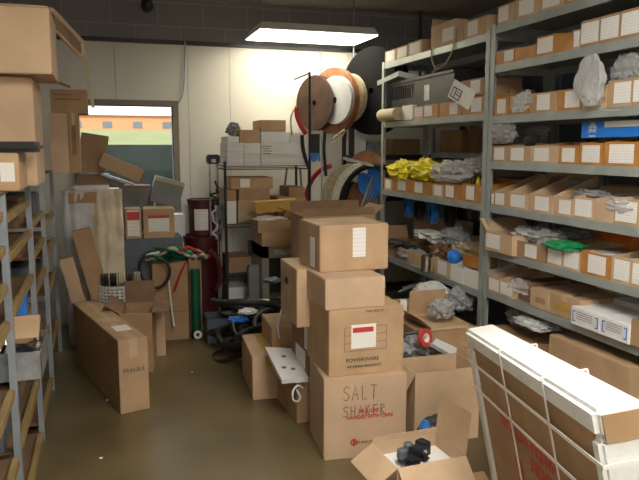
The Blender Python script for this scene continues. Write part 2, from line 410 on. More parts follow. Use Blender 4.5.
# cable on the wall, pipe
q = MB(); q.tube(spline([at(185, 41, Y=YB-.03), at(185, 60, Y=YB-.03), at(184, 85, Y=YB-.03), at(182, 97, Y=YB-.03), at(178.5, 103, Y=YB-.05)]), .006, 6)
simple('wall_cable', 'thin grey cable running down the white back wall to the window corner', 'cable', q, 'steelb')
q = MB(); a = at(354, 5, Y=6.5); q.tube([(a.x, 6.5, ZC-.002), (a.x, 6.5, 2.2)], .012, 8)
simple('vertical_conduit', 'thin vertical conduit dropping from the ceiling behind the hanging light', 'pipe', q, 'steelb')
q = MB(); q.tube([(at(321, 60, Y=6.57).x, 6.572, 2.60), (at(321, 60, Y=6.57).x, 6.572, 2.0)], .012, 8)
simple('vertical_conduit', 'short conduit on the back wall above the brown cable reels', 'pipe', q, 'steelb')
q = MB(); q.tube([(at(421, 5, Y=6.4).x, 6.4, ZC-.002), (at(421, 5, Y=6.4).x, 6.4, 2.3)], .016, 8)
simple('vertical_conduit', 'dark vertical pipe behind the far bay topmost boxes', 'pipe', q, 'dsteel')
q = MB(); q.blob(0, 0, 0, .05, .05, .07, 3, .5, 4, 2); o = simple('hanging_cord_bundle', 'small dark bundle of cord hanging from the ceiling above the window', 'cord', q, 'black'); o.location = at(147, 3, Y=6.45)
# ================================================================== RIGHT RACKS
X0 = 2.45
def rack(label, x0, x1, y0, y1, zs, m, zt, lip=.05, name='steel_shelving_unit', pw=.045):
    r = empty(name, ((x0+x1)/2, (y0+y1)/2, 0), 0, label, 'shelving')
    W, D = (x1-x0)/2, (y1-y0)/2
    for sx in (-1, 1):
        for sy in (-1, 1):
            q = MB(); xa = sx*W; ya = sy*D
            q.box(xa, xa-sx*pw, ya, ya-sy*.003, 0, zt); q.box(xa, xa-sx*.003, ya-sy*.003, ya-sy*pw, 0, zt)
            z = .06
            while z < zt-.05:       # slotted holes read as darker studs
                z += .3
            q.build('post', m, r)
    for z in zs:
        q = MB(); e = .004
        q.box(-W+e, W-e, -D+e, D-e, z+lip-.003, z+lip)
        q.box(-W+e, -W+e+.0015, -D+e, D-e, z, z+lip-.003); q.box(W-e-.0015, W-e, -D+e, D-e, z, z+lip-.003)
        q.box(-W+e, W-e, -D+e, -D+e+.0015, z, z+lip-.003); q.box(-W+e, W-e, D-e-.0015, D-e, z, z+lip-.003)
        q.box(-W+e, -W+e+.018, -D+e, D-e, z, z+.002)
        q.build('shelf', m, r)
    return r
NZ = [2.375, 2.125, 1.80, 1.505, 1.215, .92, .635, .22]
FZ = [2.345, 1.825, 1.215, .61, .15]
rack('grey steel shelving unit nearest on the right, seven shelves of labelled bins', X0, X0+.47, 2.30, 3.955, NZ, 'steel', 2.44)
rack('grey steel shelving unit beyond the middle post, with the black crate and yellow bags', X0, X0+.47, 3.975, 5.77, FZ, 'steel', 2.41)
rack('dark steel shelving unit standing back to back behind the far bay', X0+.51, X0+.96, 3.975, 5.77, [2.345, 1.95, 1.55, 1.15, .7, .15], 'steelb', 2.41)
rack('dark steel shelving unit standing back to back behind the nearest bay', X0+.51, X0+.96, 2.30, 3.955, [2.345, 1.95, 1.55, 1.15, .7, .15], 'steelb', 2.41)
rack('black shelf against the back wall behind the far steel bay', 2.35, 3.75, 6.32, 6.56, [1.52, 1.1, .6, .15], 'dsteel', 1.95)

ORD = ['first', 'second', 'third', 'fourth', 'fifth', 'sixth', 'seventh', 'eighth', 'ninth', 'tenth', 'eleventh', 'twelfth']
def binbox(label, y1, y0, z, h, m, lab, depth=.31, hb=None, bare=False, filled=None, tint='label', group=None, x=X0, lh=(.12, .9)):
    """open bin; front faces the aisle (-x); y1 far end, y0 near end"""
    w = y1-y0-.004; hb = hb or h*1.25; T = .004
    r = empty('bin_box', (x+.006, (y0+y1)/2, z), 0, label, 'bin box', group)
    q = MB(); W = w/2; D = depth
    q.box(0, D, -W, W, 0, T)
    q.box(0, T, -W, W, T, h); q.box(D-T, D, -W, W, T, hb)
    hm = h+(hb-h)*.55
    for s in (-1, 1):
        a, b = (-W, -W+T) if s < 0 else (W-T, W)
        q.hexa([(T, a, T), (D-T, a, T), (D-T, b, T), (T, b, T), (T, a, h), (D-T, a, hb), (D-T, b, hb), (T, b, h)])
    q.build('box_body', m, r)
    if lab:
        # along -y is to the right in the photo
        a, b = lab
        ya, yb = W-a*w, W-b*w
        MB().box(-.0015, -.0002, yb, ya, h*lh[0], h*lh[1]).build('paper_label', tint, r)
    if filled:
        sd = int(y0*1000) % 97
        n = 9; q = MB()
        bm = q.bm; g = []
        for i in range(n+1):
            g.append([bm.verts.new((T+.003+(D-2*T-.006)*i/n, -W+T+.003+(w-2*T-.006)*j/n, h*.72+(hb-h)*i/n*.6+.03*noise.noise(Vector((i*.8+sd, j*.9, 0))))) for j in range(n+1)])
        for i in range(n):
            for j in range(n): bm.faces.new((g[i][j], g[i+1][j], g[i+1][j+1], g[i][j+1]))
        q.build('contents', filled, r, recalc=False)
    return r
def run(z, bay, shelfname, items, x=X0):
    """items: (px0, px1, height, material, (labelpx0,labelpx1) or None, dict)"""
    ztop = z+.0505
    i = -1
    for it in items:
        px0, px1, h, m_, lb = it[:5]; kw = it[5] if len(it) > 5 else {}
        ya = ypx(px0, x, ztop+h*.5); yb = ypx(px1, x, ztop+h*.5)
        L = None
        if lb:
            la = ypx(lb[0], x, ztop+h*.5); lc = ypx(lb[1], x, ztop+h*.5); W = ya-yb
            L = (max(.03, (ya-la)/W), min(.97, (ya-lc)/W))
        if bay == 'near': ya = min(ya, 3.905); yb = max(yb, 2.35)
        else: ya = min(ya, 5.72); yb = max(yb, 4.025)
        if ya-yb < .03: continue
        i += 1; kw['group'] = 'bins on the right racks'
        look = kw.pop('look', None) or ('orange taped bin' if m_ == 'or' else 'small cardboard bin')
        look += ' with white label' if lb else ' without a label'
        binbox('%s, %s from far end, %s bay %s' % (look, ORD[i], bay, shelfname), ya, yb, ztop, h, m_, L, **kw)
N, F = 'near', 'far'
B = .115
run(NZ[0], N, 'top shelf', [(489, 513, B, 'c1', (491, 505)), (514, 538, B, 'c1', (518, 533)), (539, 563, B, 'c1', (542, 559)), (564, 590, B, 'c0', (568, 584)), (591, 618, B, 'c1', (595, 611)), (619, 648, B, 'c0', (624, 640))])
run(NZ[1], N, 'second shelf', [(487, 513.5, .085, 'or', (499, 513), {'filled': 'pinklabel'}), (514, 535, .075, 'or', None, {'filled': 'beige'}), (535.5, 553, .11, 'or', (536.5, 552), {'filled': 'beige'}), (553.5, 571, .09, 'or', None, {'filled': 'beige'}), (571.5, 579, .10, 'c1', (573, 578.6)),
    (579.5, 598.5, .135, 'c2', (580, 598), {'look': 'taller brown bin'}), (599, 619, .135, 'c2', (599.5, 618), {'look': 'taller brown bin'}), (619.5, 648, .135, 'c2', (620, 640), {'look': 'taller brown bin'})])
run(NZ[2], N, 'third shelf', [(489, 508, B, 'or', (493, 504)), (508.5, 530, B, 'or', (512, 524), {'filled': 'greybag'}), (530.5, 556, B, 'c0', (536, 549)), (556.5, 581, B, 'or', (564, 579)), (581.5, 606, B, 'c1', (583, 601)), (606.5, 631, .13, 'c0', (613, 630)), (631.5, 655, .13, 'c0', (632, 645))])
run(NZ[3], N, 'fourth shelf', [(489, 506, .10, 'c0', (491, 503)), (506.5, 529, .10, 'c0', (510, 523)), (529.5, 557, .10, 'c1', (533, 548)), (557.5, 578, .10, 'or', (561, 574)), (578.5, 602, .115, 'or', (581, 599)), (603, 648, .12, 'or', (608, 633), {'filled': 'greybag', 'look': 'wide orange bin'})])
run(NZ[4], N, 'fifth shelf', [(484, 493.5, .085, 'c0', (485, 492.5), {'hb': .19}), (494, 507, .095, 'c0', (494.5, 503.5), {'hb': .20}), (507.5, 528, .10, 'c1', (510, 524), {'hb': .22}), (528.5, 552, .105, 'c1', (534, 548), {'hb': .22}), (553, 572, .10, 'c1', (558, 570), {'hb': .16, 'filled': 'c2'}), (572.5, 594, .115, 'c1', (574, 591), {'hb': .16, 'filled': 'greybag'}), (594.5, 613, .10, 'c1', None, {'hb': .16}), (613.5, 648, .13, 'c0', (614, 636), {'hb': .15, 'filled': 'greybag'})])
run(NZ[5], N, 'sixth shelf', [(512, 545, .10, 'c2', (524, 536), {'hb': .11, 'filled': 'cloudy', 'look': 'wide brown bin of bags'}), (546, 561.5, .11, 'c1', (547, 560.5), {'filled': 'greybag'}), (562, 579, .11, 'c1', (563, 578), {'filled': 'white'}), (580, 609, .125, 'or', (587, 605), {'hb': .13, 'filled': 'white'}), (610, 630, .13, 'c1', (613, 628.5)), (630.5, 655, .13, 'c1', (631, 645))])
run(NZ[6], N, 'seventh shelf', [(484, 498.5, .10, 'c1', (485.5, 498), {'hb': .17}), (499, 512, .10, 'c1', (499.5, 511.5), {'hb': .17})])
run(FZ[0], F, 'top shelf', [(383, 395, .10, 'c1', (385, 394)), (395.5, 407, .10, 'c1', (397, 406)), (407.5, 421, .105, 'c1', (409, 419)), (456, 463, .10, 'c0', None), (463.5, 486, .12, 'c1', (467, 477))])
run(FZ[1], F, 'second shelf', [(413, 422.5, .10, 'c1', (414, 422), {'tint': 'pinklabel', 'filled': 'pinklabel'}), (423, 438, .105, 'or', (423.5, 431.5)), (438.5, 461, .105, 'or', (449, 457), {'filled': 'c2', 'look': 'wide orange bin'}), (461.5, 485, .12, 'or', (471, 482))])
run(FZ[2], F, 'third shelf', [(383.5, 391, .10, 'c1', (385, 390)), (391.5, 411, .11, 'or', (397, 405), {'filled': 'c2'}), (411.5, 431, .11, 'or', (414, 422), {'filled': 'c2'}), (431.5, 443, .10, 'c1', (433.5, 441), {'filled': 'c2'}), (443.5, 461, .11, 'or', (445, 453), {'filled': 'c2'}), (461.5, 485, .125, 'or', (466, 476), {'filled': 'c2', 'look': 'wide orange bin'})])
run(FZ[3], F, 'fourth shelf', [(433, 449, .13, 'c1', (437, 446), {'filled': 'greybag'}), (449.5, 462.5, .12, 'white', (450.5, 461.5), {'look': 'small white bin'}), (463, 482.5, .13, 'white', (464, 482), {'look': 'wider white bin'})])

# ------------------------------------------------------------------ loose things on the right racks
def zt(l): return l+.0515
def shelfcart(label, px0, px1, l, h, d, x=.05, m='c1', yfar=None, **k):
    """carton standing on a shelf; px span of its aisle face; x = setback from the edge"""
    z = zt(l); ya = ypx(px0, X0+x, z+h/2); yb = ypx(px1, X0+x, z+h/2)
    if x > -.02:
        if ya > 4.0: ya = min(ya, 5.72); yb = max(yb, 4.025)
        else: ya = min(ya, 3.905); yb = max(yb, 2.35)
        d = min(d, .455-x)
        if x < .1 and d > .40: d = .40
    return carton(label, ya-yb, d, h, (X0+x+d/2, (ya+yb)/2, z), R(-90), m, **k)
# near bay, far bay tops
shelfcart('taller open cardboard box on the top shelf of the far bay', 431, 455, FZ[0], .17, .38, .01, 'c1', flaps={'left': (-.25, .06)}, patches=[('front', .5, .18, .95, .72, 'label', 'paper_label')])
a = [Vector((X0-.004, ypx(px, X0, 2.36), z_)) for px, z_ in ((432, 2.40), (433, 2.30), (438, 2.24), (446, 2.26), (452, 2.33), (455, 2.41))]
simple('white_cord_loop', 'white cord loop drooping over the edge of the far bay top shelf', 'cord', MB().tube(spline(a), .006, 6), 'beige')
# loose steel panel sloping below the far bay's top shelf
def loose_panel():
    r = empty('loose_steel_shelf', (X0+.1, 5.6, 2.2), 0, 'loose bent steel shelf wedged crookedly above the black crate', 'shelf')
    P = [at(377.5, 81, X=2.40), at(399, 71, X=2.44), at(456, 86, X=2.88), at(440, 95, X=2.88)]
    q = MB(); dz = Vector((0, 0, .004)); q.hexa([p-dz for p in P]+[p for p in P]); o = q.build('panel', 'steel'); loc(o, r)
    q = MB(); q.beam(P[0]-Vector((0, 0, .02)), P[1]-Vector((0, 0, .02)), .004, .04); q.beam(P[1]-Vector((0, 0, .02)), P[2]-Vector((0, 0, .02)), .004, .045); loc(q.build('lip', 'steel'), r)
loose_panel()
# black vented crate
def crate():
    ya, yb = 5.64, 4.50; z = zt(FZ[1]); r = empty('black_crate', (X0+.22, (ya+yb)/2, z), R(-90), 'big black vented plastic crate with taped tag on the far bay second shelf', 'crate')
    w, d, h = ya-yb, .36, .34
    q = MB(); T = .006
    q.box(-w/2, w/2, -d/2, d/2, 0, T); q.box(-w/2, w/2, d/2-T, d/2, T, h); q.box(w/2-T, w/2, -d/2, d/2, T, h)
    q.box(-w/2, w/2, -d/2, -d/2+T, T, h*.55); q.box(-w/2, w/2, -d/2, -d/2+T, h*.88, h)
    n = 30
    for i in range(n+1):
        x = -w/2+i*(w-.012)/n
        if i < 12 or i == n: q.box(x, x+.012, -d/2, -d/2+T, h*.55, h*.88)
    q.box(-w/2+12*(w-.012)/n, w/2, -d/2, -d/2+T, h*.55, h*.88)
    for i in range(9):
        y = -d/2+i*(d-.012)/8; q.box(-w/2, -w/2+T, y, y+.012, h*.3, h*.88)
    q.box(-w/2, -w/2+T, -d/2, d/2, T, h*.3); q.box(-w/2, -w/2+T, -d/2, d/2, h*.88, h)
    q.build('crate_body', 'blackp', r)
    MB().box(-w/2, w/2, -d/2-.015, -d/2, h-.02, h).build('rim', 'blackp', r)
    MB().box(.08, .17, -d/2-.0025, -d/2-.0005, h*.42, h*.78).build('tape_tag', 'galv', r)
crate()
# roll and printed things in front of the crate
ya = ypx(383, X0-.02, 1.93); yb = ypx(401, X0-.02, 1.93)
simple('paper_roll', 'cream roll sticking out at the far end of the far bay second shelf', 'roll', MB().tube([(X0-.03, ya, zt(FZ[1])+.055), (X0-.03, yb+.03, zt(FZ[1])+.055)], .055, 24), 'beige')
ya = ypx(402, X0, 1.93); yb = ypx(412.5, X0, 1.93)
q = MB().box(X0-.001, X0+.04, yb, ya-.003, zt(FZ[1]), zt(FZ[1])+.12); simple('folded_leaflet', 'pale printed leaflet beside the cream roll', 'leaflet', q, 'label')
shelfcart('cardboard bin stacked above the hanging white tag beside the middle post', 460, 484, FZ[1]+.125, .115, .3, .012, 'c2', tape=False, patches=[('front', .45, .15, .85, .9, 'label', 'paper_label')])
# hanging tag with black printed bars
t = empty('hanging_tag', at(462, 96, X=X0-.03), 0, 'white card tag with black outlined boxes hanging beside the middle post', 'tag', rot=(0, R(28), R(-70)))
MB().box(-.12, .10, -.001, .001, -.06, .075).build('card', 'paper', t)
q = MB()
for (x0, x1, z0, z1) in ((-.10, -.01, -.045, .03),):
    for a in ((x0, x1, z0, z0+.006), (x0, x1, z1-.006, z1), (x0, x0+.006, z0, z1), (x1-.006, x1, z0, z1), (x0+.03, x0+.035, z0, z1), (x0+.03, x1, z0+.03, z0+.036), (x0+.03, x1, z0+.05, z0+.054)): q.box(a[0], a[1], -.003, -.0012, a[2], a[3])
q.build('printed_frame', 'blackprint', t)
# near bay: flat brown box, clear bags, blue box
shelfcart('flat brown box lying behind the bins on the near bay third shelf', 500, 540, NZ[2]+.13, .06, .2, .2, 'c2', tape=False)
shelfcart('flat cardboard box supporting another behind the near bay third shelf bins', 500, 540, NZ[2], .125, .2, .2, 'c2', tape=False)
def hang(label, px0, px1, py0, py1, x, m, seed, cat='plastic bag', th=.04, amp=.24, name='plastic_bag'):
    a = at(px0, py0, X=x); b = at(px1, py1, X=x)
    o = bag(label, Vector((x, (a.y+b.y)/2, min(a.z, b.z))), (th, abs(a.y-b.y)/2, abs(a.z-b.z)/2), m, seed, cat, name, amp)
    return o
hang('clear zip bag of bright parts hanging from the near bay second shelf edge', 578, 603, 57, 105, X0-.04, 'clear', 5, th=.028, amp=.15)
hang('grey bag of parts on the near bay third shelf below the taller brown bins', 614, 645, 56, 84, X0+.06, 'greybag', 8)
hang('shiny crumpled yellowish bag poking out of the near bay third shelf bins', 514, 535, 93, 112, X0+.02, 'clear', 9)
hang('grey crumpled bag at the far end of the near bay fourth shelf', 489, 515, 122, 144, X0+.03, 'greybag', 12)
hang('small dark bag on the near bay fourth shelf behind the labelled bins', 528, 548, 126, 136, X0+.25, 'greybag', 13)
z = NZ[3]+.0505+.122
o = carton('blue and white printed carton lying on top of the near bay fourth shelf bins', .42, .30, .085, (X0+.22, ypx(580, X0+.06, z+.04)-.21, z+.022), R(-90), 'blue', tape=False, patches=[('front', 0, .0, .40, 1, 'blue', 'printed_panel'), ('front', .42, .62, 1, .98, 'paper', 'white_band')])
q = MB()
for k in range(9):
    a = k*PI/8; c = Vector((-.12, -.1545, .045)); q.beam(c+Vector((math.cos(a)*.012, 0, math.sin(a)*.012)), c+Vector((math.cos(a)*.036, 0, math.sin(a)*.036)), .002, .004)
    q.beam(c+Vector((math.cos(a)*.02, 0, -.01+math.sin(a)*.01)), c+Vector((math.cos(a+.4)*.036, 0, -.016)), .002, .003)
q.box(-.145, -.095, -.1545, -.1525, .006, .012)
q.build('starburst_print', 'strap', o)
q = MB()
for i in range(8):
    a0 = -.2+i*.2; a1 = a0+.2
    P = lambda a: (X0-.01+.16*math.sin(max(a, 0)*.9), z+.125+.035*math.cos(a*1.6))
yA = ypx(588, X0, z+.14); yB = ypx(620, X0, z+.14)
for i in range(10):
    u0, u1 = i/10, (i+1)/10
    f = lambda u: (X0+.30*(1-u)+.0, z+.115+.055*math.sin(u*PI*.75))
    (xa, za), (xb, zb) = f(u0), f(u1)
    q.hexa([(xb, yB, zb), (xa, yB, za), (xa, yA, za), (xb, yA, zb), (xb, yB, zb+.002), (xa, yB, za+.002), (xa, yA, za+.002), (xb, yA, zb+.002)])
simple('curled_sheet', 'curled white printed sheet lying over the blue carton', 'paper sheet', q, 'label')
shelfcart('brown box behind the blue carton at the right end of the near bay fourth shelf', 612, 650, NZ[3]+.0, .235, .15, .33, 'c2', tape=False)
hang('black triangular clip in the near bay fourth shelf bin', 524, 536, 136, 147, X0+.05, 'black', 31, 'clip', .02, .1, 'black_clip')
# fifth shelf bags
for i, (a, b, c, d, mm, xx, lb) in enumerate([
    (550, 592, 176, 193, 'greybag', .30, 'long grey foil bag lying behind the near bay fifth shelf bins'),
    (576, 612, 188, 204, 'greybag', .12, 'crumpled grey bag on the near bay fifth shelf right of the mid labels'),
    (608, 640, 196, 216, 'clear', .03, 'clear bag over a white label at the right end of the near bay fifth shelf'),
    ]): hang(lb, a, b, c, d, X0+xx, mm, 40+i)
shelfcart('brown box standing at the back of the near bay fifth shelf at right', 606, 645, NZ[4], .17, .12, .33, 'c2', tape=False)
# sixth shelf
shelfcart('open tan carton beside the middle post on the near bay sixth shelf', 486, 512, NZ[5], .125, .34, -.03, 'c1', flaps={'left': (.9, .12)}, patches=[('front', .0, .15, .55, .9, 'label', 'paper_label')])
for i, (a, b, c, d, mm, xx, lb, ct) in enumerate([
    (519, 545, 224, 244, 'cloudy', .14, 'cloudy bag standing in the wide brown bin on the sixth shelf', 'plastic bag'),
    (536, 562, 226, 250, 'greybag', .10, 'grey bag of hardware left of the green bag', 'plastic bag'),
    (556, 585, 226, 242, 'greybag', .25, 'translucent bag lying behind the green bag', 'plastic bag'),
    (552, 581, 238, 254, 'green', .05, 'bright green plastic bag on the near bay sixth shelf bins', 'plastic bag'),
    (592, 634, 248, 262, 'cloudy', .12, 'thin milky bag lying over the white filled bins', 'plastic bag')]): hang(lb, a, b, c, d, X0+xx, mm, 50+i, ct, .09, .25)
shelfcart('bright orange box at the back of the near bay sixth shelf', 598, 632, NZ[5]+.12, .08, .1, .33, 'orangep', tape=False)
shelfcart('brown box under the bright orange one at the back of the sixth shelf', 592, 636, NZ[5], .118, .12, .33, 'c2', tape=False)
shelfcart('brown carton at the right end behind the near bay sixth shelf bins', 578, 597, NZ[5], .19, .12, .33, 'c2', tape=False)
# seventh shelf
hang('clear bag of brown paper standing on the near bay seventh shelf', 513, 530, 277, 297, X0+.06, 'clear', 60, th=.06)
shelfcart('brown paper pile box behind the clear bag on the seventh shelf', 514, 530, NZ[6], .125, .30, .05, 'c3', tape=False)
shelfcart('tan carton with faint print on the near bay seventh shelf', 530, 549, NZ[6], .115, .38, .01, 'c1', patches=[('front', .3, .3, .8, .6, 'c2', 'faint_print')])
shelfcart('long tan carton with a dark tear left of the white boxes', 549.5, 579, NZ[6], .125, .40, .01, 'c0', patches=[('top', .5, .12, .62, .25, 'blackprint', 'dark_tear'), ('front', .2, .3, .7, .6, 'yel', 'faint_print')])
for i, (a, b, lb) in enumerate([(571, 600, 'left white box with blue corner marks on the near bay seventh shelf'), (600.5, 629, 'right white box with blue corner marks on the near bay seventh shelf')]):
    z_ = zt(NZ[6]); 
    o = shelfcart(lb, a, b, NZ[6], .10, .26, -.03, 'white', tape=False)
    w_ = ypx(a, X0-.03, z_+.05)-ypx(b, X0-.03, z_+.05)
    for s in (-1, 1):
        x = s*w_*.42; q = MB()
        q.box(x-.003, x+.003, -.1325, -.131, .02, .08); q.box(x-s*.018, x, -.1325, -.131, .02, .026); q.box(x-s*.018, x, -.1325, -.131, .074, .08)
        q.build('corner_mark', 'bluec', o)
    q = MB()
    for k in range(4): q.box(-w_*.3, w_*.25, -.1325, -.131, .04+k*.012, .0425+k*.012)
    q.build('printed_lines', 'grey', o)
shelfcart('upright white box behind the two blue marked ones', 596, 622, NZ[6], .24, .12, .34, 'white', tape=False)
shelfcart('white parts box at the right end of the near bay seventh shelf', 610, 640, NZ[6], .125, .20, .24, 'white', tape=False)
shelfcart('brown carton at the right end of the near bay seventh shelf', 630, 652, NZ[6], .13, .20, -.02, 'c2', tape=False)
# bottom shelf of near bay
shelfcart('large taped brown carton on the near bay bottom shelf', 548, 628, NZ[7], .30, .42, -.02, 'c0', patches=[('top', .12, .1, .2, .2, 'galv', 'shiny_tape')])
hang('crinkled silver bag on the near bay bottom shelf', 520, 552, 312, 334, X0+.06, 'cloudy', 71, th=.1)
shelfcart('low brown carton at the far end of the near bay bottom shelf', 492, 540, NZ[7], .18, .40, .02, 'c2')
bag('grey and white bag on top of the low brown carton', Vector((X0+.2, ypx(528, X0+.2, .5), NZ[7]+.235)), (.12, .16, .07), 'greybag', 73)

# far bay third shelf
hang('yellow and orange plastic bag on the far bay third shelf, left one', 394, 415, 160, 182, X0+.06, 'yellow', 80, th=.10)
hang('bright yellow plastic bag between the other yellow bag and the clear one', 414, 436, 159, 182, X0+.05, 'yellow', 81, th=.10)
hang('orange plastic bag tucked behind the yellow ones', 393, 408, 162, 178, X0+.22, 'orangep', 82, th=.08)
hang('clear bag of silver parts right of the yellow bags', 437, 466, 160, 184, X0+.06, 'clear', 83, th=.10)
hang('small clear bag on the far bay third shelf near the middle post', 464, 482, 158, 174, X0+.16, 'clear', 84, th=.08)
shelfcart('small labelled box above the far bay third shelf end bin', 382, 401, FZ[2]+.12, .075, .15, .06, 'c2', tape=False, patches=[('front', .25, .1, .85, .9, 'label', 'paper_label')])
shelfcart('box carrying the small labelled one at the far bay third shelf end', 383, 401, FZ[2], .119, .14, .20, 'c2', tape=False)
shelfcart('brown carton with white label behind the yellow bags', 396, 433, FZ[2], .24, .12, .33, 'c2', tape=False, patches=[('front', .05, .6, .55, .95, 'paper', 'paper_label')])
for i in range(3):
    y = ypx(474+i*4, X0+.09, 1.36); q = MB().lathe([(0, 0), (.016, 0), (.018, .05), (.008, .07), (.008, .085), (0, .085)], 14)
    o = q.build('glue_bottle', 'black' if i != 1 else 'yellow', smooth=True); o.location = (X0+.08+i*.012, y, FZ[2]+.0505+.09)
    tag(o, ['small black bottle nearest the yellow bags among three by the middle post', 'small yellow bottle between two black ones by the middle post', 'small black bottle closest to the middle post'][i], 'bottle', 'small bottles by the middle post')
# far bay fourth shelf
shelfcart('long brown box standing at the back of the far bay fourth shelf', 380, 462, FZ[3], .38, .10, .32, 'c1', tape=False)
shelfcart('brown box leaning at the far end of the far bay fourth shelf', 383, 398, FZ[3], .14, .25, .02, 'c2', flaps={'left': .4})
shelfcart('upright tan carton beside the middle post on the far bay fourth shelf', 465, 483, FZ[3], .25, .22, .2, 'c1', flaps={'back': .5, 'left': 1.2})
shelfcart('open cardboard tray of small parts on the far bay fourth shelf', 399, 432, FZ[3], .11, .30, .02, 'c1', flaps={'back': (.35, .14), 'right': (.6, .1)}, inner='c5')
hang('bag of silver connectors in the open tray of small parts', 400, 424, 244, 264, X0+.10, 'greybag', 90, th=.10)
hang('crumpled white packing paper above the tray of small parts', 420, 452, 228, 246, X0+.20, 'white', 91, 'packing paper', .10, .4, 'packing_paper')
hang('grey foil bag left of the upright tan carton', 446, 466, 224, 250, X0+.2, 'greybag', 92, th=.09)
hang('dark clump of fittings at the far end of the far bay fourth shelf', 390, 411, 238, 250, X0+.08, 'dsteel', 93, 'fittings', .08, .5, 'metal_fittings')
y = ypx(430, X0+.02, .72)
o = MB().lathe([(0, 0), (.042, 0), (.042, .125), (.038, .13), (.034, .122), (0, .12)], 28).build('metal_canister', 'chrome', smooth=False); o.location = (X0-.015, y, zt(FZ[3])); tag(o, 'shiny metal canister on the edge of the far bay fourth shelf', 'canister')
y = ypx(452, X0+.03, .80)
o = MB().blob(0, 0, .05, .055, .055, .055, 5, .05, 2, 3).build('blue_ball', 'bluec', smooth=True); o.location = (X0+.045, y, zt(FZ[3])+.115); o.data.materials[0] = K['blue']; tag(o, 'round blue cap lying on the bins of the far bay fourth shelf', 'cap')
hang('brown rag and black cord heap behind the metal canister', 434, 448, 242, 262, X0+.09, 'woodd', 94, 'rag', .06, .4, 'rag_heap')
hang('crumpled cream paper bag left of the small orange box', 455, 474, 240, 258, X0+.2, 'beige', 95, 'paper bag', .08, .3, 'paper_bag')
shelfcart('small orange box on top of the white bins by the middle post', 463, 480, FZ[3]+.135, .085, .14, .02, 'or', tape=False)
# lowest far shelf
bagpx('big cloudy plastic wrapped bundle bulging out under the far bay fourth shelf', 412, 450, 277, 318, 4.33, .13, 'cloudy', 100, 'wrapped bundle', 'wrapped_bundle', .15, z=.522)
bagpx('dark grey crumpled bag beside the cloudy wrapped bundle', 444, 476, 283, 312, 4.28, .12, 'greybag', 101)
q = MB()
random.seed(3)
for i in range(16):
    y = 5.45-random.random()*.55; x = X0+.05+random.random()*.25; z_ = .215+random.random()*.2
    q.beam((x-.08, y, z_), (x+.12, y-.15+random.random()*.3, z_+.06), .03, .012)
simple('metal_bracket_heap', 'heap of pale metal brackets on the far bay lowest shelf', 'brackets', q, 'galv')
for i in range(3):
    z_ = 1.0+.0; o = MB()
    c = Vector((X0+.28, 5.45-i*.42, .98))
    # coils hang on a bar under the third shelf
coilspec = [(5.5, 'bluec', 'far blue cable coil under the far bay third shelf'), (5.28, 'black', 'black cable coil between two blue ones under the far bay third shelf'), (5.02, 'bluec', 'near blue cable coil under the far bay third shelf'), (4.74, 'black', 'black cable coil right of the blue ones under the far bay third shelf')]
for y, mm, lb in coilspec:
    q = MB()
    for k in range(4):
        rr = .085+.008*(k % 2); pts = [(X0+.16+math.cos(a)*rr*.3, y+math.cos(a)*rr, 1.115+math.sin(a)*rr) for a in [j*2*PI/28 for j in range(28)]]
        pts = [(p[0]+(k-1.5)*.016, p[1], p[2]) for p in pts]; q.tube(pts, .009, 6, True)
    simple('cable_coil', lb, 'cable coil', q, mm, 'cable coils under the third shelf')
for i, (a, b, zz, hh, mm, lb) in enumerate([(352, 366, 1.52, .18, 'white', 'white box at the left end of the black back wall shelf'), (368, 384, 1.52, .14, 'galv', 'metal box right of the white one on the black back wall shelf'), (392, 420, 1.52, .16, 'c2', 'brown box on the black back wall shelf seen through the far bay'), (430, 452, 1.52, .15, 'white', 'pale box on the black back wall shelf seen through the far bay'), (400, 440, 1.1, .22, 'c2', 'brown box on the second tier of the black back wall shelf')]):
    cart(lb, a, b, 0, 6.34, zz+.052, .18, 0, mm, h=hh, tape=False)
# things on the second racks
random.seed(11)
k = 0
for (y0, y1, zz) in ((5.7, 5.2, 1.95), (5.1, 4.6, 1.95), (4.5, 4.1, 1.95), (5.7, 5.3, 1.55), (5.2, 4.7, 1.55), (4.6, 4.1, 1.55), (5.6, 5.1, 1.15), (4.9, 4.3, 1.15), (5.6, 5.0, .7), (4.9, 4.2, .7)):
    lv = {1.95: 'third', 1.55: 'fourth', 1.15: 'fifth', .7: 'sixth'}[zz]; n_ = {5.7: 'far', 5.6: 'far', 5.1: 'middle', 5.2: 'middle', 4.5: 'near', 4.6: 'near', 4.9: 'near'}[y0]
    hh = .16+random.random()*.08
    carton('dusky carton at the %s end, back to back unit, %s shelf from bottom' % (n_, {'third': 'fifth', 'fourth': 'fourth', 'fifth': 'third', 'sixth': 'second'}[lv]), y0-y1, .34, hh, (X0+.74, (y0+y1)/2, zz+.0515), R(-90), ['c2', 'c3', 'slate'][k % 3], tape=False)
    k += 1

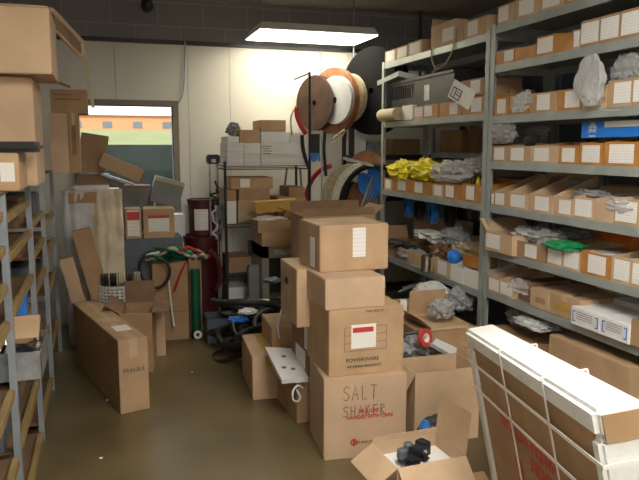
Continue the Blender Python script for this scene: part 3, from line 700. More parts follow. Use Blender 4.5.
# ================================================================== RIGHT FLOOR STACKS
def hz(o_): return o_[0].location.z
salt, c_, w_, d_, hS = cart('big cardboard carton marked SALT SHAKER in marker on the floor', 324, 405.5, 379, 3.19, 0, .40, R(-6), 'c4', texts=[
    ('front', .54, .575, 'FRAGILE', .029, 'redprint'), ('front', .55, .505, 'HANDLE WITH CARE', .027, 'redprint'), ('front', .47, .195, 'THIS END UP', .018, 'blackprint')], tapem='c1')
q = MB(); q.lathe([(.013, 0), (.02, 0), (.02, .001), (.013, .001), (.013, 0)], 20); q.box(-.006, .006, -.012, .012, 0, .001)
p, Rm = face_pt('front', w_, d_, hS, .36, .20, .0015); o = q.build('red_stamp', 'redprint', salt); o.matrix_local = Matrix.Translation(p) @ Rm
GL = {'S': [[(.9, .85), (.5, 1), (.1, .8), (.2, .6), (.7, .45), (.85, .2), (.5, 0), (.05, .1)]], 'A': [[(0, 0), (.45, 1), (.85, 0)], [(.15, .4), (.7, .4)]], 'L': [[(.1, 1), (.15, 0), (.8, .05)]], 'T': [[(.0, 1), (.9, .95)], [(.5, .98), (.45, 0)]],
      'H': [[(.1, 1), (.1, 0)], [(.75, 1), (.75, 0)], [(.1, .5), (.75, .5)]], 'K': [[(.1, 1), (.1, 0)], [(.7, 1), (.1, .45), (.75, 0)]], 'E': [[(.8, 1), (.1, .98), (.1, 0), (.8, 0)], [(.1, .5), (.65, .5)]], 'R': [[(.1, 0), (.1, 1), (.6, .95), (.7, .7), (.1, .5), (.8, 0)]]}
q = MB()
for word, x_, z_, hh_, ww_ in (('SALT', -.125, .325, .078, .050), ('SHAKER', -.125, .235, .058, .041)):
    for i, ch in enumerate(word):
        for st_ in GL[ch]:
            q.tube([(x_+(i+u*.78)*ww_, -d_/2-.0016, z_+v*hh_) for u, v in st_], .0022, 5)
q.build('handwriting', 'marker', salt)
bx, c_, wB, dB, hB = cart('printed shipping carton with pouch label on top of the SALT SHAKER carton', 329, 403, 311, 3.20, hS+.001, .40, 0, 'c0', patches=[
    ('front', .29, .40, .62, .76, 'paper', 'label_pouch'), ('front', .31, .64, .585, .715, 'redprint', 'label_header')], texts=[
    ('front', .60, .95, 'THIS SIDE UP', .018, 'blackprint'), ('front', .44, .225, 'POWERWARE', .030, 'blackprint'), ('front', .46, .125, 'WE REPAIR PRODUCTS', .019, 'blackprint')])
q = MB()
for u0, u1 in ((.2, .76),):
    for v in (.36, .48, .6, .72):
        p0, _ = face_pt('front', wB, dB, hB, u0, v); p1, _ = face_pt('front', wB, dB, hB, u1, v); q.box(p0.x, p1.x, p0.y+.0009, p0.y+.0014, p0.z, p0.z+.002)
for u in (.2, .76):
    p0, _ = face_pt('front', wB, dB, hB, u, .36); p1, _ = face_pt('front', wB, dB, hB, u, .722); q.box(p0.x, p0.x+.002, p0.y+.0009, p0.y+.0014, p0.z, p1.z)
q.build('printed_grid', 'blackprint', bx)
zB = hS+hB+.002
sm, c_, wC, dC, hC = cart('plain low carton stacked on the printed pouch label carton', 325.5, 385, 280, 3.21, zB, .42, 0, 'c4')
zC = zB+hC+.001
od, c_, wD, dD, hD = cart('open topped carton with white sticker crowning the tall carton stack', 320, 388, 226, 3.40, zC, .38, R(1), 'c0', tape=False,
    patches=[('front', .47, .30, .66, .93, 'label', 'paper_sticker'), ('left', .55, .05, .75, .7, 'paper', 'paper_sticker')])
# the J / I / E stack behind
I, cI, wI, dI, hI = cart('brown carton with string at the foot of the leaning white panel', 297, 322, 378, 3.70, 0, .42, R(2), 'c2')
J, cJ, wJ, dJ, hJ = cart('dark upright carton between the printed carton and the white panel', 309, 330, 321, 3.68, hI+.001, .38, 0, 'c3', patches=[('left', .75, .45, .95, .85, 'paper', 'paper_sticker'), ('left', .25, .08, .8, .40, 'paper', 'paper_sticker')])
E_, cE, wE, dE, hE = cart('carton with hand hole standing on the dark upright carton', 297, 326, 270, 3.55, hI+hJ+.002, .42, R(-2), 'c1', patches=[('left', .30, .62, .48, .74, 'blackprint', 'hand_hole')], tape=False)
H, cH, wH, dH, hH = cart('tan carton on the floor left of the brown stringed carton', 253, 287, 357, 4.15, 0, .55, R(-4), 'c1')
G, cG, wG, dG, hG = cart('yellowish open carton with white strap on the tan floor carton', 272, 306, 328, 4.28, hH+.001, .40, R(-3), 'c0', tape=False)
q = MB(); q.tube(spline([at(283, 306, Y=4.66), at(280, 315, Y=4.5), at(278, 328, Y=4.262), at(279, 338, Y=4.262)]), .007, 6)
simple('white_strap', 'white strap trailing over the yellowish carton', 'strap', q, 'strap')
# white panel
P = [at(282, 380, Y=3.66), at(309, 378, Y=3.66), at(293, 348, Y=4.08), at(265, 347, Y=4.08)]
q = MB(); nrm = (P[1]-P[0]).cross(P[3]-P[0]).normalized()*.025; q.hexa([p-nrm for p in P]+[p for p in P])
wp = empty('leaning_board', P[0], 0, 'flat white panel lying tilted over the brown stringed carton', 'panel'); loc(q.build('board', 'white'), wp)
q = MB()
for u, v in ((.3, .35), (.6, .3), (.5, .7)):
    p = P[0].lerp(P[1], u).lerp(P[3].lerp(P[2], u), v); q.box(p.x-.012, p.x+.012, p.y-.012, p.y+.012, p.z-.002, p.z+.004)
loc(q.build('grommets', 'grey'), wp)
q = MB(); a = at(303, 388, Y=3.67); q.tube(spline([a+Vector(v) for v in ((0, 0, 0), (-.04, -.03, .03), (-.07, -.03, 0), (-.07, -.03, -.05), (-.04, -.02, -.07), (-.02, -.01, -.05), (-.045, -.02, 0))]), .006, 6)
simple('white_string_loop', 'small white string loop on the front of the brown carton', 'string', q, 'strap')
# K and what stands behind
Kx, cK, wK, dK, hK = cart('open empty carton standing right of the SALT SHAKER carton', 414, 478, 374, 3.20, 0, .27, 0, 'c1', flaps={'left': (2.6, .10), 'right': (.15, .07)}, inner='c5')
K2, cK2, wK2, dK2, hK2 = cart('brown carton on the floor carrying the open box by the rack', 420, 478, 352, 3.66, 0, .42, 0, 'c2', tape=False, h=.50)
Nx, cN, wN, dN, hN = cart('open carton holding a foil bag just below the far bay', 431, 469, 328, 3.70, .501, .34, 0, 'c1', flaps={'back': (-.1, .17), 'left': (.9, .1)}, inner='c0')
bag('foil bag of parts sitting in the open carton below the far bay', cN+Vector((.02, -.02, .03)), (.085, .08, .065), 'greybag', 120)
K3, c3, w3, d3, h3 = cart('carton behind the SALT SHAKER stack near the post foot', 404, 430, 330, 4.15, 0, .35, 0, 'c2', h=.52)
q = MB(); P = [at(431, 345, Y=3.52), at(468, 362, Y=3.52), at(466, 352, Y=3.64), at(436, 338, Y=3.64)]; q.hexa([p-Vector((0, 0, .012)) for p in P]+P)
simple('white_board_strip', 'narrow white board lying in front of the foil bag carton', 'board', q, 'white')
q = MB(); q.beam(at(428, 343, Y=3.50), at(468, 366, Y=3.50), .02, .02); simple('metal_rail', 'thin grey metal rail below the white board strip', 'rail', q, 'steelb')
o = bag('grey clump of pipe fittings between the stack and the foil bag carton', at(414, 352, Y=3.62)-Vector((0, 0, .04)), (.10, .08, .075), 'greybag', 122, 'fittings', 'pipe_fittings', .5)
q = MB(); a = at(403, 334, Y=3.60)
for k in range(4): q.tube([a+Vector((0, .02*k, -.02*k)), a+Vector((.14, .02*k-.04, -.01*k+.02))], .011, 8)
simple('metal_rods', 'short dark metal rods lying over the pipe fittings', 'rods', q, 'dsteel')
M = Matrix.Translation(at(425, 338, Y=3.5)) @ Matrix.Rotation(R(78), 4, 'X') @ Matrix.Rotation(R(25), 4, 'Y')
r = empty('tape_roll', at(425, 338, Y=3.5), 0, 'roll of red tape with white core beside the pipe fittings', 'tape')
loc(MB().lathe([(.028, -.012), (.055, -.012), (.055, .012), (.028, .012), (.028, -.012)], 28, M).build('red_tape', 'redprint'), r)
loc(MB().lathe([(.022, -.013), (.0275, -.013), (.0275, .013), (.022, .013), (.022, -.013)], 28, M).build('core', 'paper'), r)
q = MB().box(0, .05, 0, .03, 0, .10); o = simple('white_bracket', 'small white bracket between the stack and the wrapped bundle', 'bracket', q, 'white'); o.location = at(400, 315, Y=4.0)

# foreground open box L
L = carton('open carton in the foreground holding black pedals on white foam', .35, .27, .26, (1.335, 2.665, 0), R(3), 'c1', flaps={'left': (2.15, .13), 'right': (.12, .20), 'front': (2.35, .14), 'back': (-.15, .03)}, inner='c1')
o = MB().blob(0, 0, .115, .135, .10, .115, 7, .10, 3, 4, 0).box(-.165, .165, -.125, .125, .01, .20).build('foam_sheet', 'foam'); o.location = (1.335, 2.665, .0); o.rotation_euler = (0, 0, R(3)); tag(o, 'crumpled white foam sheet filling the foreground carton', 'foam')
def pedals():
    r = empty('black_pedal_unit', (1.315, 2.665, .225), R(20), 'black pedal like gadget with two round knobs resting on the foam', 'gadget')
    q = MB(); q.box(-.02, .10, -.04, .03, 0, .06); q.box(.05, .11, -.03, .045, .03, .075); q.box(-.10, 0, -.045, .035, -.01, .025); q.build('housing', 'blackp', r, bevel=.006)
    for x, y in ((-.085, .01), (.0, .045)):
        M = Matrix.Translation((x, y, .02)); MB().lathe([(0, 0), (.028, 0), (.03, .008), (.026, .045), (.018, .052), (0, .052)], 24, M).build('knob', 'slate', r, smooth=False)
    M = Matrix.Translation((.045, -.041, .03)) @ Matrix.Rotation(R(90), 4, 'X'); MB().lathe([(0, 0), (.016, 0), (.016, .004), (0, .004)], 18, M).build('badge', 'galv', r)
    r.scale = (.82, .82, .82)
    MB().tube(spline([(-.1, -.04, 0), (-.12, -.07, .01), (-.06, -.085, .01), (0, -.06, .01), (.06, -.06, .0)]), .007, 6).build('cable', 'black', r)
    q = MB(); q.box(-.09, -.03, -.075, -.045, 0, .03); q.box(.0, .03, -.08, -.045, .0, .04); q.build('clip', 'black', r)
pedals()
r = empty('blue_black_bag', (1.60, 2.985, 0), 0, 'dark blue and black plastic bag between the two open cartons', 'plastic bag')
MB().blob(0, 0, .14, .11, .07, .125, 9, .15, 3, 4, 0).build('bag_body', 'blackp', r)
MB().blob(-.075, -.02, .20, .03, .04, .06, 4, .12, 3, 3).build('blue_print', 'bluec', r)
q = MB().hexa([(1.50, 2.22, .0), (1.62, 2.20, .0), (1.66, 2.62, .12), (1.54, 2.62, .12), (1.50, 2.22, .006), (1.62, 2.20, .006), (1.66, 2.62, .126), (1.54, 2.62, .126)])
simple('torn_cardboard', 'torn flap of tan cardboard lying beside the strapped picture box', 'cardboard', q, 'c0')
# ------------------------------------------------------------------ strapped picture box
def picture_box():
    dv = (ray(305, 228)).normalized()*-1          # towards the viewer along the long edge
    dn = (rt*.185-up); dn = (dn-dv*dn.dot(dv)).normalized()   # down along the short edge
    nn = dv.cross(dn).normalized()
    if nn.dot(rt) < 0: nn = -nn                     # thickness, away from the aisle
    A = CAM+ray(464, 329)*3.05
    a0 = A-CAM
    k = (593-319.5)/FOC; a = rt-fw*k; Lg = -(a.dot(a0))/a.dot(dv)
    Hh, T = .80, .14
    r = empty('strapped_picture_box', A, 0, 'large flat brown box edged in white foam and strapped, leaning at right', 'box')
    Mx = Matrix((dv, nn, -dn)).transposed().to_4x4(); r.matrix_world = Mx.copy(); r.location = A+dn*Hh
    r.rotation_euler = Mx.to_euler()
    # local: x 0..Lg toward viewer, y 0..T thickness, z 0..Hh up
    MB().box(.06, Lg-.06, .012, T-.012, .01, Hh-.06).build('cardboard_core', 'c2', r)
    e = .078
    MB().box(0, Lg, 0, T, Hh-e, Hh+.0).build('foam_edge', 'foam', r, bevel=.014)
    MB().box(.01, Lg-.06, T*.5, T*.5+.003, Hh-.002, Hh+.0006).build('seam', 'label', r)
    MB().box(0, .09, 0, T, .0, Hh-e).build('foam_edge', 'foam', r, bevel=.012)
    MB().box(Lg-.055, Lg+.002, 0, T, .0, Hh-e-.001).build('foam_edge', 'foam', r, bevel=.012)
    MB().box(0.02, Lg-.02, 0, T, -.012, .05).build('foam_edge', 'foam', r, bevel=.012)
    MB().box(Lg+.0005, Lg+.007, .018, T+.004, Hh-.088, Hh-.014).build('cardboard_corner', 'c2', r)
    for f in (.40, .73):
        x = Lg*f; q = MB(); q.box(x, x+.012, -.004, -.001, 0, Hh+.002); q.box(x, x+.012, -.004, T+.003, Hh+.001, Hh+.004); q.box(x, x+.012, T+.001, T+.004, 0, Hh+.002); q.build('strap', 'strap', r)
    for z in (Hh-.15, Hh-.27):
        q = MB(); q.box(-.003, Lg+.008, -.004, -.001, z, z+.012); q.box(Lg+.006, Lg+.009, -.004, T+.003, z, z+.012); q.build('strap', 'strap', r)
    Mt = lambda x, z: Matrix.Translation((x, .0105, z)) @ Matrix.Rotation(PI, 4, 'Y') @ Matrix.Rotation(R(90), 4, 'X')
    text('lettering', 'HANDLE WITH CARE', .072, 'redprint', r, Mt(Lg*.47, Hh-.31), .9)
    text('lettering', 'FRAGILE', .080, 'redprint', r, Mt(Lg*.58, Hh-.385), .9)
    q = MB(); M = Matrix.Translation((Lg*.37, .0115, Hh-.46)) @ Matrix.Rotation(R(90), 4, 'X'); q.lathe([(.02, 0), (.045, 0), (.045, .001), (.02, .001), (.02, 0)], 24, M); q.box(Lg*.37-.01, Lg*.37+.01, .0105, .0118, Hh-.50, Hh-.42); q.build('red_stamp', 'redprint', r)
picture_box()

# ================================================================== BACK AREA
def wire_rack(label, x0, x1, y0, y1, zs, zt, m='dsteel'):
    r = empty('wire_shelving', ((x0+x1)/2, (y0+y1)/2, 0), 0, label, 'shelving'); W, D = (x1-x0)/2, (y1-y0)/2
    for sx in (-1, 1):
        for sy in (-1, 1): MB().tube([(sx*W, sy*D, 0), (sx*W, sy*D, zt)], .013, 10).build('post', m, r)
    for z in zs:
        q = MB()
        for s in (-1, 1):
            q.box(-W, W, s*D-.004, s*D+.004, z-.035, z-.027); q.box(-W, W, s*D-.004, s*D+.004, z-.006, z); q.box(s*W-.004, s*W+.004, -D, D, z-.035, z-.027); q.box(s*W-.004, s*W+.004, -D, D, z-.006, z)
        n = 28
        for i in range(1, n): x = -W+2*W*i/n; q.box(x-.0015, x+.0015, -D, D, z-.004, z)
        q.build('wire_shelf', m, r)
    return r
WR = (1.04, 1.83, 6.02, 6.46)
wire_rack('black wire shelving unit against the white back wall holding white boxes', *WR, [1.48, .955, .50, .12], 1.52)
WY = 6.03
def bk(label, px0, px1, pyt, z, d=.36, m='c0', Y=None, **k): return cart(label, px0, px1, pyt, Y or WY, z, d, 0, m, **k)
z0 = 1.481
def layer(z, h, items, kind):
    for (a, b, m_, lb) in items: bk(lb, a, b, 0, z, m=m_, h=h-.002, tape=False)
layer(z0, .105, [(227, 244, 'whiteprint', 'white red printed box, lower left of the wire rack top pile'), (244.3, 260.5, 'whiteprint', 'white red printed box, lower middle of the wire rack top pile'), (261, 307, 'whiteprint', 'long white box, lowest at the right of the wire rack top pile')], 0)
layer(z0+.105, .105, [(227, 244, 'whiteprint', 'white red printed box, upper left in the wire rack top pile'), (244.3, 260.5, 'white', 'white box, upper middle in the wire rack top pile'), (261, 307, 'white', 'long white box with marker lines in the wire rack top pile')], 0)
layer(z0+.21, .10, [(261, 289, 'white', 'white box carrying the topmost tan box of the wire rack pile'), (289.5, 306, 'white', 'short white box at the upper right of the wire rack pile')], 0)
layer(z0+.21, .055, [(228, 239, 'white', 'small white box under the grey green crumpled cloth')], 0)
layer(z0+.21, .115, [(240, 260, 'c0', 'tan box on the left white boxes beside the crumpled cloth')], 0)
layer(z0+.31, .105, [(261, 286, 'c0', 'topmost tan box of the wire rack pile')], 0)
bag('grey green crumpled cloth on the small white box', Vector((along(234, Vector((0, 6.15, 1.76)), Vector((1, 0, 0))), 6.18, z0+.268)), (.055, .07, .06), 'grey', 130, 'cloth', 'crumpled_cloth', .4)
q = MB()
for i in range(4): x = at(262+i*.4, 143+i*3, Y=6.026).x; q.box(x, x+.09-.02*(i % 2), 6.024, 6.026, 1.655-i*.022, 1.661-i*.022)
simple('marker_note', 'handwritten black marker lines on the long white box', 'writing', q, 'blackprint')
z0 = .956
bk('yellowish tan box, lowest of the wire rack middle stack', 238, 257, 0, z0, m='oliveb', h=.10, tape=False)
bk('pale box right of the lowest yellowish tan box', 257.3, 275, 0, z0, m='c1', h=.10, tape=False)
bk('tan box, second from bottom in the wire rack middle stack', 238, 271, 0, z0+.101, m='c0', h=.11, tape=False)
bk('brown box, third from bottom in the wire rack middle stack', 239, 270, 0, z0+.212, m='c2', h=.10, tape=False)
bk('wide tan box with white label topping the wire rack middle stack', 231, 273, 0, z0+.313, m='c0', h=.105, tape=False, patches=[('front', .22, .15, .45, .9, 'paper', 'paper_label')])
bk('small white box, lowest at the left post of the wire rack', 226.5, 236.5, 0, z0, m='white', h=.095, tape=False)
bk('small white box, middle at the left post of the wire rack', 226.5, 236.5, 0, z0+.096, m='white', h=.055, tape=False)
bk('small white box, upper at the left post of the wire rack', 226.5, 236.5, 0, z0+.152, m='white', h=.055, tape=False)
bk('small brown box above the small white ones on the wire rack', 225, 236.5, 0, z0+.208, m='c2', h=.10, tape=False)
bk('brown box at the right of the wire rack middle shelf', 277, 306, 0, z0, m='c2', h=.12, tape=False)
bk('tan box upon the brown one at the right of the wire rack', 278, 306, 0, z0+.121, m='c0', h=.11, tape=False)
bk('small brown box under the hanging dark cables', 289, 305, 0, z0+.232, m='c2', h=.09, tape=False)
for i, (pa, lb) in enumerate([(287, 'dark strap hanging left of the small brown box'), (300, 'dark strap hanging right of the small brown box')]):
    q = MB(); q.beam(at(pa, 168, Y=6.4), at(pa-3+i*5, 192, Y=6.4), .03, .012); simple('dark_strap', lb, 'strap', q, 'slate', 'dark straps on the wire rack')
z0 = .501
bk('brown box on the lower shelf of the wire rack', 229, 252, 0, z0, m='c2', h=.14, tape=False)
bk('dark red and grey plastic case on the lower shelf of the wire rack', 256, 290, 0, z0, m='slate', h=.25, tape=False)
bk('white box on the bottom shelf of the wire rack', 229, 250, 0, .121, m='white', h=.24, tape=False)
bk('dark box on the bottom shelf of the wire rack', 254, 290, 0, .121, m='slate', h=.26, tape=False)
# black stand left of the rack
st = empty('black_clamp_stand', at(214, 160, Y=6.2), 0, 'black boxy clamp on two thin poles left of the wire shelving', 'stand'); a = at(214, 160, Y=6.2)
loc(MB().box(a.x-.07, a.x+.045, 6.12, 6.24, a.z-.035, a.z+.05).build('clamp_head', 'black', bevel=.012), st)
loc(MB().box(a.x-.035, a.x, 6.10, 6.12, a.z-.02, a.z+.01).build('badge', 'galv'), st)
for dx in (-.045, .02): loc(MB().tube([(a.x+dx, 6.18, 0), (a.x+dx, 6.18, a.z-.03)], .008, 8).build('pole', 'galv'), st)
loc(MB().box(a.x-.08, a.x+.05, 6.12, 6.26, 0, .02).build('foot', 'dsteel'), st)
random.seed(5)
q = MB(); pts = [at(209+random.random()*9+i*.15, 181+i*2.3, Y=6.165) for i in range(14)]; q.tube(spline(pts, 8), .009, 6)
simple('tangled_black_cord', 'black cord tangled around the thin poles of the clamp stand', 'cord', q, 'black')
q = MB(); pts = [at(212+random.random()*6, 205+i*4, Y=6.165) for i in range(10)]; q.tube(spline(pts, 8), .011, 6)
simple('dangling_cable', 'white cable hanging below the black tangled cord', 'cable', q, 'whitec')
q = MB(); q.tube([at(222, 222, Y=5.9), at(221, 297, Y=5.9)], .007, 8); simple('thin_rod', 'thin pale rod standing before the wire shelving', 'rod', q, 'galv')

# buckets
def bucket(label, px, Y, z, r_, h, lab=True):
    x = along(px, Vector((0, Y, z+h/2)), Vector((1, 0, 0))); r = empty('maroon_bucket', (x, Y, z), 0, label, 'bucket')
    MB().lathe([(0, 0), (r_*.90, 0), (r_*.93, .01), (r_*.985, h*.8), (r_, h*.8), (r_, h*.82), (r_*.985, h*.82), (r_*.99, h*.93), (0, h*.93)], 40).build('bucket_body', 'maroon', r, smooth=False)
    MB().lathe([(0, h*.93), (r_*1.04, h*.93), (r_*1.05, h*.99), (r_*1.0, h), (r_*.96, h*.975), (0, h*.975)], 40).build('lid', 'maroon', r)
    if lab:
        q = MB(); n = 10; t0, t1 = R(-130), R(-72)
        for i in range(n):
            a, b = t0+(t1-t0)*i/n, t0+(t1-t0)*(i+1)/n; ra, rb = r_*.995, r_*1.0
            f = lambda t, z, rr: (math.cos(t)*rr, math.sin(t)*rr, z)
            q.hexa([f(b, h*.16, ra), f(a, h*.16, ra), f(a, h*.16, rb), f(b, h*.16, rb), f(b, h*.74, ra), f(a, h*.74, ra), f(a, h*.74, rb), f(b, h*.74, rb)])
        q.build('paper_label', 'label', r)
        MB().tube([(math.cos(t)*r_*1.04, math.sin(t)*r_*1.04, h*.9-.02*math.sin((t+2.8)*1.1)) for t in [R(-170+i*8) for i in range(21)]], .003, 5).build('handle', 'dsteel', r)
    return r
bucket('maroon lidded bucket with white label by the back wall', 202, 6.30, .835, .13, .335)
bucket('dark maroon drum standing under the labelled bucket', 203, 6.30, 0, .17, .834, False)
# grey blue cabinet
cb = empty('grey_cabinet', (.28, 6.15, 0), 0, 'low blue grey metal cabinet below the window with two labelled boxes on top', 'cabinet')
MB().box(-.21, .36, -.22, .22, 0, .86).build('cabinet_body', 'slate', cb)
for xx in (-.20, .08): MB().box(xx, xx+.27, -.232, -.221, .04, .82).build('door', 'slate', cb)
YC = 5.97
cart('small carton with red and white label at the left on the grey cabinet', 126, 142, 209, YC, .861, .18, 0, 'c0', tape=False, patches=[('front', .12, .1, .88, .95, 'label', 'paper_label'), ('front', .12, .62, .88, .9, 'redprint', 'label_header')])
cart('wider carton with red and white label at the right on the grey cabinet', 144, 175, 209, YC, .861, .26, R(-3), 'c0', tape=False, patches=[('front', .15, .22, .83, .78, 'paper', 'paper_label'), ('front', .15, .68, .83, .78, 'redprint', 'label_header')])
cart('white carton between the labelled carton and the maroon bucket', 174.5, 188, 215, 6.30, 0, .2, 0, 'white', tape=False)
# tilted grey box on the labelled one
a = at(170, 226, Y=6.20)
tb = carton('grey lidded box tilted on its corner against the window', .27, .14, .24, (a.x-.04, 6.36, 1.125), 0, 'grey', tape=False, rot=(0, R(16), 0), patches=[('front', 0, .84, 1, 1, 'oliveb', 'pale_lid')])
q = MB(); q.tube([at(155.5, 177, Y=6.3), at(154.5, 212, Y=6.3)], .006, 8); simple('thin_white_pole', 'thin white pole standing in front of the window', 'pole', q, 'white')
a = at(127, 200, Y=6.35)
q = MB().beam((.10, 6.40, .865), (.28, 6.42, 1.34), .42, .02, (0, 1, 0)); simple('dark_sheet', 'dark grey sheet leaning in front of the lower window', 'sheet', q, 'grey')

# tall boxes, green tube, hoses
T1, c1, w1, d1, h1 = cart('tall carton under the pile of hoses below the window', 155, 189.5, 264, 5.72, 0, .3, 0, 'c2', tape=False)
MB().box(-w1/2, w1/2, -d1/2-.001, -d1/2-.0002, h1*.37, h1*.38).build('fold_line', 'c3', T1)
T2, c2, w2, d2, h2 = cart('narrow tall carton with a round end behind the green tube', 190.5, 203, 254, 5.80, 0, .2, 0, 'c2', tape=False)
x = along(196, Vector((0, 5.74, .3)), Vector((1, 0, 0)))
gt = empty('green_tube', (x, 5.73, 0), 0, 'glossy green tube standing upright with a white ring at its foot', 'tube')
MB().tube([(0, 0, .07), (0, 0, .61)], .040, 24).build('tube_body', 'dgreen', gt, smooth=False)
MB().tube([(0, 0, 0), (0, 0, .069)], .044, 24).build('tube_foot', 'black', gt)
M = Matrix.Translation((0, -.055, .045)) @ Matrix.Rotation(R(90), 4, 'X'); MB().lathe([(.016, 0), (.036, 0), (.036, .012), (.016, .012), (.016, 0)], 24, M).build('white_ring', 'paper', gt)
random.seed(21)
zz = h1+.02
cols = ['dgreen', 'green', 'whitec', 'beige', 'red', 'black', 'green', 'beige', 'oliveb', 'dgreen', 'red', 'whitec']
names = ['dark green', 'bright green', 'white', 'beige', 'red', 'black']
lbs = ['dark green hose lying over the tall carton, longest of the pile', 'bright green hose bunched at the left of the hose pile', 'white hose stretching across the hose pile', 'beige rope woven through the hose pile', 'red hose arching over the right end of the hose pile', 'black hose lying low in the hose pile', 'bright green netting hose heaped at the middle of the hose pile', 'beige cord hanging at the right of the hose pile', 'olive strap along the front of the hose pile', 'dark green hose end pointing left from the hose pile', 'red hose strand dangling down the tall carton front', 'white cord trailing from the right of the hose pile']
for i in range(12):
    cx, w2_ = random.uniform(170, 190), random.uniform(18, 32)
    pts = [at(cx-w2_+2*w2_*k/6+random.uniform(-3, 3), 258-7*math.sin(k/6*PI)+random.uniform(-4, 3), Y=5.72+random.uniform(0, .25)) for k in range(7)]
    pts = [Vector((p.x, p.y, max(p.z, h1+.012))) for p in pts]
    q = MB(); q.tube(spline(pts, 8), random.choice([.010, .013, .016]), 7); simple('garden_hose', lbs[i], 'hose', q, cols[i], 'hoses piled on the tall carton')
q = MB().blob(0, 0, .045, .17, .10, .045, 3, .5, 4, 4); o = simple('green_netting', 'green netting heap on top of the tall carton', 'netting', q, 'dgreen'); o.location = (c1.x+.02, c1.y, h1+.01)
q = MB(); q.tube(spline([at(186, 262, Y=5.70), at(180, 275, Y=5.69), at(174, 292, Y=5.69)]), .010, 7); simple('red_strap', 'red strap hanging down the front of the tall carton', 'strap', q, 'red')
q = MB(); q.tube(spline([at(168, 268, Y=5.68), at(170, 295, Y=5.67), at(174, 326, Y=5.66)]), .009, 7); simple('white_rod', 'white rod leaning on the front of the tall carton', 'rod', q, 'whitec')
q = MB(); q.tube(spline([at(p[0], p[1], Y=5.62) for p in ((140, 262), (141, 275), (150, 286), (160, 287), (168, 279), (169, 267), (161, 259), (150, 256))], 8, True), .013, 8, True); simple('black_hose_ring', 'black hose ring hanging left of the tall carton', 'hose', q, 'black')
q = MB(); q.tube(spline([at(210, 250, Y=5.85), at(218, 262, Y=5.85), at(220, 280, Y=5.85), at(216, 290, Y=5.85)]), .02, 8); simple('red_hose_end', 'dark red hose curling down beside the narrow tall carton', 'hose', q, 'maroon')

# reels
NRM = Vector((-.91, -.41, 0)).normalized()
def frame(c, n=NRM):
    z = -n; x = Vector((0, 0, 1)); y = z.cross(x).normalized(); x = y.cross(z)
    M = Matrix((x, y, z)).transposed().to_4x4(); M.translation = c; return M    # local +z runs away from the viewer
def reel(label, px, py, Y, r_, width, fm, cm, core=.8, face=None):
    c = at(px, py, Y=Y); M = frame(c); r = empty('cable_reel', c, 0, label, 'cable reel')
    loc(MB().lathe([(.03, 0), (r_, 0), (r_, .014), (.03, .014), (.03, 0)], 56, M).build('flange', fm), r)
    loc(MB().lathe([(.03, width), (r_, width), (r_, width+.014), (.03, width+.014), (.03, width)], 56, M).build('flange', fm), r)
    pr = [(.03, .0145)]; n = max(3, int(width/.03)); rc = r_*core
    for i in range(n+1): pr.append((rc+(.008 if i % 2 else 0), .0145+(width-.029)*i/n))
    pr += [(.03, width-.0005)]
    loc(MB().lathe(pr, 56, M).build('wound_cable', cm), r)
    if face:
        rr, fmm = face; loc(MB().lathe([(.05, -.004), (rr, -.004), (rr, -.0005), (.05, -.0005), (.05, -.004)], 48, M).build('face_disc', fmm), r)
        q = MB()
        for k in range(4): p = M @ Vector((math.cos(k*PI/2+.4)*rr*.6, math.sin(k*PI/2+.4)*rr*.6, -.006)); q.tube([p, p+NRM*.006], .012, 10)
        loc(q.build('bolts', 'galv'), r)
    return r
reel('dark brown cable reel, leftmost of the overhead reels', 314, 103, 6.33, .265, .05, 'plyd', 'plyd', .85)
reel('copper brown cable reel between the dark brown and white ones', 332, 101, 6.24, .315, .05, 'ply', 'beige', .8)
reel('white faced cable reel overhead in front of the copper brown one', 334.5, 100, 6.12, .225, .03, 'faceg', 'beige', .95)
reel('cream cable reel overhead just left of the big black one', 346, 98, 6.22, .235, .04, 'beige', 'beige', .95)
reel('big black cable reel overhead beside the far steel bay', 371, 91, 6.03, .41, .08, 'matte', 'matte', .9)
a = at(300, 103, Y=6.2); b = at(385, 90, Y=6.2)
rs = empty('reel_stand', (a.x, 6.3, 0), 0, 'black pole stand carrying the overhead cable reels', 'stand')
xx = along(309, Vector((0, 5.95, 1.8)), Vector((1, 0, 0)))
loc(MB().tube([(xx, 5.93, 0), (xx, 5.93, 2.32)], .012, 10).build('pole', 'black'), rs)
loc(MB().tube([(xx, 5.93, 2.31), (xx+.02, 6.5, 2.31)], .008, 8).build('cross_bar', 'black'), rs)
loc(MB().tube([(1.95, 6.42, 2.06), (2.42, 6.12, 2.14)], .018, 8).build('axle', 'dsteel'), rs)
# hanging cables
for pts, rr, mm, lb in [
    ([(297, 108), (297, 116), (301, 126), (306, 134)], .022, 'red', 'copper red cable hanging at the left of the overhead reels'),
    ([(302, 135), (303, 148), (306, 160), (309, 168)], .018, 'black', 'black cable hanging beside the black reel stand pole'),
    ([(292, 135), (291, 118), (296, 106)], .008, 'beige', 'thin beige cable looping left of the copper red cable'),
    ([(325, 132), (324, 150), (326, 176)], .016, 'black', 'black braided cable hanging right of the blue ended bundle'),
    ([(321, 130), (322, 170), (321, 205)], .008, 'galv', 'thin grey chain hanging before the back wall'),
    ([(333, 138), (340, 133), (345, 130), (340, 139), (332, 143)], .008, 'beige', 'small beige cable tail under the copper brown reel')]:
    q = MB(); q.tube(spline([at(p[0], p[1], Y=5.97) for p in pts]), rr, 8); simple('hanging_cable', lb, 'cable', q, mm, 'cables hanging below the overhead reels')
bc = empty('blue_ended_cable_bundle', at(314, 150, Y=5.9), 0, 'black cable bundle with blue ends hanging between the cables', 'cable bundle')
random.seed(8); q = MB(); q2 = MB()
